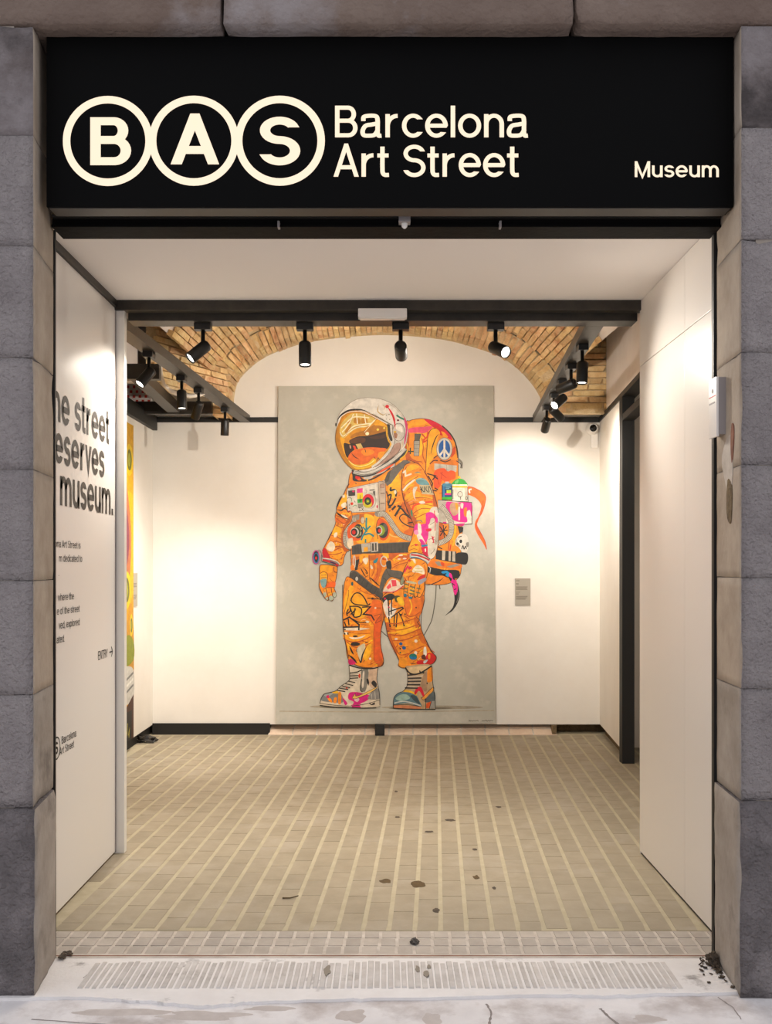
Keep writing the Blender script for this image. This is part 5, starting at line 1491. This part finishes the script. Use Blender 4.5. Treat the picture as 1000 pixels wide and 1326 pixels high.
C3 s 3a3f5a/14 290,905 320,914 345,925
C3 s e8e0d4/8 212,868 280,876 350,896 388,930
C3 s 3f7f70/7 190,898 250,912 320,935 365,962
C3 e aea89e 178,855 40,74
C3 e 2b2b33 150,858 38,72
C3 o c86aa0/10 150,858 33,66
C3 o 3f8fb5/9 152,866 23,48
C3 e 1d1d22 150,858 18,38
C3 e d8463c 150,866 10,15
C3 l 55504a/4 195,800 215,860 | 205,830 205,900
C5 p f39c12 190,15 250,10 330,20 362,40 355,120 340,190 330,240 345,280 350,320 335,335 320,330 320,360 300,368 280,350 270,365 250,355 230,330 200,280 182,230 185,170 185,90
C5 r 8/18 190,15 250,10 330,20 362,40 355,120 340,190 330,240 345,280 350,320 335,335 320,330 320,360 300,368 280,350 270,365 250,355 230,330 200,280 182,230 185,170 185,90
C5 c 6a3a0a/6 190,15 250,10 330,20 362,40 355,120 340,190 330,240 345,280 350,320 335,335 320,330 320,360 300,368 280,350 270,365 250,355 230,330 200,280 182,230 185,170 185,90
C5 p fbb32a 200,25 290,20 310,80 260,90 200,80
C5 p ee720e 262,200 300,180 342,180 335,237 300,237 250,242
C5 p fdb829 190,97 225,80 260,100 262,160 245,230 215,240 195,200
C5 p 8fb2b4 194,160 252,152 242,230 215,237 197,205
C5 l 6a6a4a/5 200,115 250,112 | 198,140 254,136
C5 e b9c0ae 236,305 17,28 | 300,342 22,24 | 334,308 16,26 | 258,345 14,14
C5 s 5b3208/6 245,240 268,320 275,358 | 300,240 310,300 320,332 | 328,28 330,78 357,85 | 190,97 225,80 260,100 262,160 245,230
C5 s 7a4a0c/5 182,230 205,285 232,332 | 250,240 300,236 338,236
C5 l d89a1e/8 225,260 240,290 | 280,280 295,310
@painted_near_arm
F p f39c12 525,602 534,599.5 542,601 549,609 555,620 560,633 564,645 567,660 568,690 567,708 563,720 558,724 545,720 531,716 528.5,710 531,704 535,690 536,680 530,668 525,655 521,640 520,625 521,612
F r 6/90 525,602 534,599.5 542,601 549,609 555,620 560,633 564,645 567,660 568,690 567,708 563,720 558,724 545,720 531,716 528.5,710 531,704 535,690 536,680 530,668 525,655 521,640 520,625 521,612
F c 6a3a0a/0.8 525,602 534,599.5 542,601 549,609 555,620 560,633 564,645 567,660 568,690 567,708 563,720 558,724 545,720 531,716 528.5,710 531,704 535,690 536,680 530,668 525,655 521,640 520,625 521,612
F p c8680c 560,634 567,662 568,690 564,690 562,665
F p c8680c 521,640 526,656 536,680 540,676 531,655 525,640
F p fdc022 540,655 556,650 560,660 545,666
E3 p fdbb25 320,150 400,105 480,130 430,165 350,190 310,240
E3 p fdbb25 320,320 420,250 500,258 400,330 310,430
E3 p fbb01e 320,470 450,420 500,470 400,520 330,540
E3 p fdbb25 470,690 560,670 540,780 470,770 450,740
E3 s c0600c/10 300,542 400,502 550,492 682,522 | 330,602 450,562 640,592 | 400,690 520,622 692,642 | 430,742 560,682 702,662 | 280,432 330,342 470,242
E3 s c0600c/9 332,132 290,242 272,402 | 300,560 350,650 400,720 | 540,190 600,300 640,380
E3 s fbc850/10 350,520 480,478 640,505 | 420,600 520,580 680,610
E3 s f0642a/24 395,650 420,592 500,562 640,542
E3 s f5b08a/10 350,560 420,530 470,535
E3 s ede2d0/20 290,412 340,352 430,282
E3 l ede2d0/18 288,205 318,180 322,240 392,215
E3 t 9a9a8a/14 420,205 460,198 500,196
E3 p ede2d0 410,385 462,368 440,420 430,480 442,522 415,482
E3 p ede2d0 480,545 530,533 552,560 500,568
E3 p 7fa6aa 440,292 480,265 540,270 592,320 592,347 480,342
E3 s b5c8c4/8 455,285 500,272 560,290
E3 q cbbfa0 480,350 610,345 655,462 515,452
E3 l 3a342c/9 495,365 515,435 | 520,365 512,400 540,432 | 540,362 545,430 | 565,362 560,400 590,435 | 585,360 600,430 | 600,360 635,440 | 490,400 520,398
E3 p 5a8a6a 380,650 400,640 405,720 385,700
E4 p fdb81e 370,335 430,225 475,250 490,320 462,402 400,422 352,402
E4 s c9700c/8 385,340 440,320 475,330 | 360,390 420,370 460,380
E4 p ded6c8 600,-60 640,-120 705,-100 712,100 700,300 670,440 620,490 580,440 575,300 585,100
E4 p bdb5a6 690,0 712,100 700,300 660,300 680,150
E4 s a59d8e/8 610,90 650,60 700,40 | 590,260 640,250 690,290 | 620,430 650,400 660,370
E3 p e65ca6 560,690 600,665 650,680 700,742 690,800 660,742 620,742 602,800 560,850 620,862 590,902 572,1000 520,990 480,902 430,912 418,862 450,802 520,832 560,790
E4 p e65ca6 490,100 580,80 590,180 580,260 540,310 500,230
E4 e f2a8c8 450,175 30,30
E4 p efe6da 470,70 500,90 510,180 480,200 465,130
E4 p efe6da 455,210 500,200 560,320 540,330 480,280
E4 p e65ca6 480,262 520,262 560,332 510,352 500,302
E4 p d8305a 510,352 575,332 582,420 590,462 540,442 510,382
E4 q 3a94b8 505,325 580,318 580,337 515,350
E4 q f2ece0 545,370 560,365 562,400 550,410
E4 p d8405a 430,312 470,322 440,337
E4 p d8405a 560,140 620,130 620,160 575,165
E4 s d8405a/9 660,-80 672,60 668,160 | 640,225 650,280 640,300
E4 l d8405a/9 630,220 655,300 | 660,225 632,260
E4 l 8a8478/12 440,40 500,35 520,60
E4 p cac4b9 380,420 430,412 530,440 605,475 612,502 580,547 520,502 380,482
E4 s cf3a3e/18 385,440 470,450 560,482 602,505
E4 s 2b2622/9 380,420 450,416 540,444 610,492
E4 s f2ece0/7 385,456 460,462 540,492 592,522
E4 s 3f8fb0/13 380,470 460,478 530,508 575,543
E4 p f5a012 370,490 450,482 530,507 575,552 580,640 570,700 545,760 540,850 500,930 480,940 450,930 430,945 410,920 395,955 365,950 350,920 320,935 300,920 305,800 310,740 265,790 262,740 280,680 310,600 340,540
E4 r 7/25 370,490 450,482 530,507 575,552 580,640 570,700 545,760 540,850 500,930 480,940 450,930 430,945 410,920 395,955 365,950 350,920 320,935 300,920 305,800 310,740 265,790 262,740 280,680 310,600 340,540
E4 c 6a3a0a/7 370,490 450,482 530,507 575,552 580,640 570,700 545,760 540,850 500,930 480,940 450,930 430,945 410,920 395,955 365,950 350,920 320,935 300,920 305,800 310,740 265,790 262,740 280,680 310,600 340,540
E4 p fdc02c 380,520 450,500 430,560 370,570
E4 p f0e4d0 385,495 430,490 440,540 420,530 405,505
E4 l e8416f/20 305,645 330,600 345,575 365,605 395,590
E4 p efe3cc 400,642 420,592 470,560 532,602 540,670 470,652
E4 l c9b430/7 430,600 520,602 | 420,632 520,640
E4 p d8301e 455,737 490,692 552,670 545,712 490,732
E4 e d8301e 368,510 14,10
E4 s c0600c/7 330,700 400,690 440,640 | 540,560 560,640 545,720
E4 s 5a3a10/8 362,770 345,850 352,922 | 440,782 418,860 430,942 | 492,792 470,872 458,932
E4 s 6a7a5a/13 308,782 358,794 | 372,812 434,826 | 305,832 348,842 | 308,872 346,882 | 370,852 428,872 | 366,892 424,908 | 450,832 500,844 | 446,880 492,892
E4 s e8c83a/8 312,805 355,815 | 372,835 430,850 | 370,874 425,890
E4 e 2f8aa0 318,915 18,20 | 377,945 22,13
E4 p a5a5ae 470,752 550,710 562,742 482,792
E4 p c9c4a8 350,745 440,765 440,785 330,765
E4 p 9a9e84 262,742 285,690 302,722 290,782 268,797
E4 s 4a4030/5 265,790 290,782 310,740 | 262,742 285,685 312,600
F s 5a3208/.8 521,612 520,626 522,642 526,656 531,668 536,680
F s 5a3208/.7 549,609 556,622 561,636 565,650 568,664
@painted_helmet
E1 s 3e3a35/74 245,955 360,990 500,960 660,875 790,780 870,690
E1 s d2ccc2/44 255,962 370,985 500,955 660,870 780,775 865,690
E1 s 3e3a35/6 260,975 380,1000 510,968 670,882 800,785 872,705
E1 s 5a544c/5 260,955 370,968 490,940 640,860 760,765 850,680
E1 t ee6420/22 520,990 640,925 740,865
E1 s e2be1e/11 880,630 895,690 860,765 800,815
E1 p e2ddd4 60,420 65,350 85,290 140,220 220,150 300,110 380,95 460,95 560,105 650,135 730,180 800,250 850,320 880,390 893,460 890,540 875,620 850,680 780,740 700,800 600,870 480,940 350,960 250,900 150,800 80,650
E1 p d0c9be 650,160 730,210 800,290 850,380 870,470 868,600 840,660 890,560 893,460 880,390 850,320 800,250 730,180
E1 p cbc4b8 480,280 600,340 700,400 860,500 870,600 800,720 700,780 690,500
E1 s a09a8e/5 65,350 85,290 140,220 220,150 300,110 380,95 460,95 560,105 650,135 730,180 800,250 850,320 880,390 893,460 890,540 875,620
E1 p b79a8c 670,760 730,650 800,620 805,700 745,772 610,862 500,912 560,852
E1 s 7a5f50/6 800,620 800,700 740,770 620,850
E1 p d8c8b0 820,630 840,600 830,680 815,690
E1 p c48a0a 75,400 50,470 40,560 50,650 90,750 150,850 220,920 270,945 350,945 450,925 540,870 620,790 680,700 702,640 667,560 652,440 640,400 540,330 430,270 330,245 240,245 160,270 100,330
E1 s 8a5f08/6 55,470 42,560 52,650 92,750 152,850 222,920 272,945
E1 p dc9c10 95,430 120,350 180,290 260,265 340,270 450,310 560,370 640,420 645,500 660,580 690,640 640,720 560,810 480,880 400,920 300,925 240,890 180,820 140,730 105,620 90,520
E1 p f0b41c 98,560 150,580 148,640 190,810 155,770 118,660
E1 p b97e0c 400,470 520,400 600,410 640,440 645,490 560,512 440,535 300,545 220,570 250,520
E1 p efb22a 540,350 640,420 640,440 560,420 500,410
E1 p dcc27c 90,500 95,440 130,370 200,300 260,275 360,285 450,310 512,350 470,402 400,440 320,450 250,480 190,530 140,570 108,552
E1 p c48e2c 150,500 190,420 230,400 220,440 180,500 | 260,390 270,330 330,340 335,395 | 350,395 350,335 410,340 415,390 | 175,390 215,330 235,340 215,385
E1 s f6ecd0/12 95,500 130,545 200,500 300,440 420,425 500,360 | 120,500 200,400 255,285 | 290,280 300,400 | 380,290 400,400 | 160,540 240,440 340,410 460,395 | 110,450 160,400 260,320 440,330
E1 s c9922e/5 140,560 220,470 320,430 440,425
E1 l f6ecd0/6 520,340 380,500
E1 e fff4d2 415,515 22,20
E1 e f5dc7a 540,468 15,14 | 615,450 13,12
E1 p 3a2412 145,625 215,640 205,595 300,550 420,540 560,510 645,490 660,580 682,640 640,700 540,682 420,682 320,692 240,722 190,800 160,760 145,690
E1 p 6a4216 210,590 300,560 390,570 380,620 290,630 220,625
E1 p 57371a 440,560 560,535 640,520 640,560 520,580
E1 q d2ba82 280,640 340,630 370,690 312,702
E1 q ee522a 245,655 272,660 290,700 265,706
E1 q c8a08a 205,650 225,655 228,690 212,690
E1 p e4740a 190,802 230,732 330,692 450,676 560,682 640,692 610,742 540,792 460,842 380,872 290,877 230,852
E1 p f09a2a 340,720 450,700 500,740 400,780
E1 t 3a2008/10 230,745 270,790 320,815
E1 t 3a2008/9 385,690 395,720 400,740
E1 p f2a83a 550,740 620,730 590,790 545,820
E1 s 7a3a10/8 500,790 520,840 545,800 560,830
E1 p f0c448 190,830 250,872 330,887 420,862 490,802 520,850 430,912 330,932 262,918
E1 s fbeaa8/8 200,835 260,885 340,902 440,872 500,825
E1 s b98a1a/5 240,890 330,912 430,892 520,840
E1 t 2b2622/20 62,410 78,335 130,280 200,243 290,233 380,243 480,288
E1 s 4a443c/8 470,285 560,332 650,385 705,415
E1 s efe9df/8 80,385 110,318 180,270 280,252 370,262 470,305 560,352 650,400
E1 s e2b41c/15 650,430 645,520 668,600 692,642 655,730
E1 p 3a322a 650,405 690,420 705,500 715,590 690,600 665,540 655,460
E1 s d6d0c6/24 695,415 702,500 725,592 690,692 620,782 540,862 470,908
E1 s 5a4f45/5 712,410 718,500 742,590 705,700 635,795 550,875 480,920
E1 e cdc5bb 785,498 72,105
E1 p e6e0d6 760,410 820,430 830,500 780,480 750,450
E1 o 7a7066/6 785,498 72,105
E1 p a9806a 730,500 770,520 760,570 735,560
E1 e e2b83a 742,495 16,12
E1 t d81e32/22 648,190 700,270 732,350 748,465
E1 e d81e32 650,197 22,20
E1 s 4a8a72/20 760,298 800,325 858,352
E1 e 7a2a3a 778,358 14,12
E1 p d8648a 848,320 885,390 888,470 862,640 852,600 868,480
E1 t c9b080/12 552,180 540,220 545,262 600,295 640,275
E1 t c9b080/8 590,175 620,200 610,240
E1 e 8a8060 640,300 6,6 | 672,290 7,7 | 600,300 5,5 | 680,350 6,6 | 640,345 5,5
E1 e 5a554e 48,410 10,22
@painted_signature
F l 5d5649/.6 607,934 608,932.6 609,934 610,932.8 612,934 613,933 616,933.6 618,932.8 620,934
F l 5d5649/.6 624,933.6 628,933.2 630,932.4 631,934 633,932.6 634,933.8 636,932.8 639,933.4
'''
mu = tag(empty('mural', (0, YM, .09)), 'tall grey mural of an astronaut in an orange graffiti suit', 'mural')
pts = [(357.5, 938), (642.5, 936.5), (639.5, 499.5), (360.5, 500)]
mb = MB(); vs = []
for dy in (0, .035):
    for x, y in pts:
        p = at(x, y, YM); vs.append((p.x, YM + dy, p.z))
mb.add(vs, [(3, 2, 1, 0), (4, 5, 6, 7), (0, 1, 5, 4), (1, 2, 6, 5), (2, 3, 7, 6), (3, 0, 4, 7)])
mat('mural_ground', 'b5b2a7', .75, col2='a8a598', scale=2.2, lo=.3, hi=.7, bump=.08, bscale=14, col3='c4bfb2', scale3=4.5, lo3=.5, hi3=.75)
inv(mb.build('panel', 'mural_ground', mu), mu)
def lay_paint(shapes, mapf, parent, root, mtl=PAINT):
    boxes = []; parts = {}
    for part, col, vs, fs in shapes:
        x0, x1 = min(v.x for v in vs), max(v.x for v in vs); y0, y1 = min(v.y for v in vs), max(v.y for v in vs)
        lay = 1
        for (a0, a1, b0, b1, l) in boxes:
            if l >= lay and x0 < a1 and x1 > a0 and y0 < b1 and y1 > b0: lay = l + 1
        boxes.append((x0, x1, y0, y1, lay))
        V, FS, C = parts.setdefault(part, ([], [], []))
        b = len(V); V += [mapf(v.x, v.y, lay) for v in vs]
        for f in fs: FS.append([i + b for i in f]); C.append((*rgb(col), 1))
    res = {}
    for part, (V, FS, C) in parts.items():
        part = part.split('#')[0]; me = bpy.data.meshes.new(part); me.from_pydata(V, [], FS); me.update()
        ca = me.color_attributes.new('paint', 'FLOAT_COLOR', 'CORNER')
        data = []
        for p in me.polygons: data += list(C[p.index]) * p.loop_total
        ca.data.foreach_set('color', data)
        me.materials.append(mtl)
        o = link(part, me, parent); inv(o, root); res[part] = o
    return res
def mural_map(x, y, lay):
    p = at(x, y, YM); return (p.x, YM - .0004 - .00012 * lay, p.z)
lay_paint(parse_shapes(MURAL), mural_map, mu, mu)

# ------------------------------------------------------------------ yellow painting on the left wall
yp = tag(empty('painting', (-2.085, 7.3, .1)), 'tall yellow painting with green ringed dots on the left gallery wall', 'painting')
PYa, PYb, PZa, PZb = 6.4, 8.435, .105, 2.665
inv(bx('canvas', 'mural_ground', -2.097, -2.075, PYa, PYb, PZa, PZb, parent=yp), yp)
CTX['P'] = (0, 0, 1)
PAINTING = '''
@painted_field
P q e6b40c 6.4,.105 8.435,.105 8.435,2.665 6.4,2.665
P q f0c21a 6.4,1.6 8.3,1.2 8.435,1.3 8.435,2.1 6.4,2.3
P p d9a20a 8.2,.5 8.43,.55 8.43,1.1 8.3,1.2 8.2,.9
P p 9aa02a 8.05,.72 8.43,.74 8.43,.9 8.2,.95
@painted_eye
P p c98a6a 8.05,2.35 8.25,2.1 8.36,1.75 8.3,1.4 8.12,1.15 7.8,1.3 7.8,2.2
P p 9a5a6a 8.0,2.15 8.2,2.0 8.3,1.72 8.2,1.5 8.0,1.45 7.9,1.8
P p 3a6a96 7.9,2.0 8.12,1.92 8.2,1.72 8.1,1.5 7.9,1.52 7.8,1.8
P p e6ddd0 8.0,2.08 8.16,1.95 8.1,1.95 7.95,2.0
@painted_folds
P p d8d6d0 7.6,.74 8.1,.72 8.43,.66 8.43,.42 8.2,.40 7.6,.36
P s 8a8a88/.02 8.0,.56 8.2,.60 8.43,.64 | 8.0,.46 8.2,.50 8.43,.54
P s f2f0ea/.02 8.0,.51 8.2,.55 8.43,.59
P q 5a3418 6.8,.105 8.435,.105 8.435,.46 8.2,.38 6.8,.4
P q 201a16 6.8,.105 8.36,.105 8.38,.34 6.8,.34
P l d8cc6a/.014 8.15,.14 8.18,.24 8.22,.16 8.24,.25 | 8.26,.15 8.3,.2 8.28,.13
@painted_dot
P e f0d23a 8.3,2.37 0.12,0.13
P e 7a7a2a 8.3,2.37 0.072,0.086
P e b4b45a 8.290000000000001,2.37 0.042,0.055
@painted_dot
P e f0d23a 8.22,1.32 0.13,0.15
P e 7a7a2a 8.22,1.32 0.078,0.099
P e b4b45a 8.21,1.32 0.045,0.063
@painted_dot
P e f0d23a 8.365,1.03 0.055,0.09
P e 7a7a2a 8.365,1.03 0.033,0.059
P e b4b45a 8.355,1.03 0.019,0.038
@painted_dot
P e f0d23a 7.4,2.2 0.13,0.13
P e 7a7a2a 7.4,2.2 0.078,0.086
P e b4b45a 7.390000000000001,2.2 0.045,0.055
@painted_dot
P e f0d23a 7.0,1.2 0.14,0.14
P e 7a7a2a 7.0,1.2 0.084,0.092
P e b4b45a 6.99,1.2 0.049,0.059
'''
lay_paint(parse_shapes(PAINTING), lambda x, y, l: (-2.0748 + .0002 * l, x, y), yp, yp)
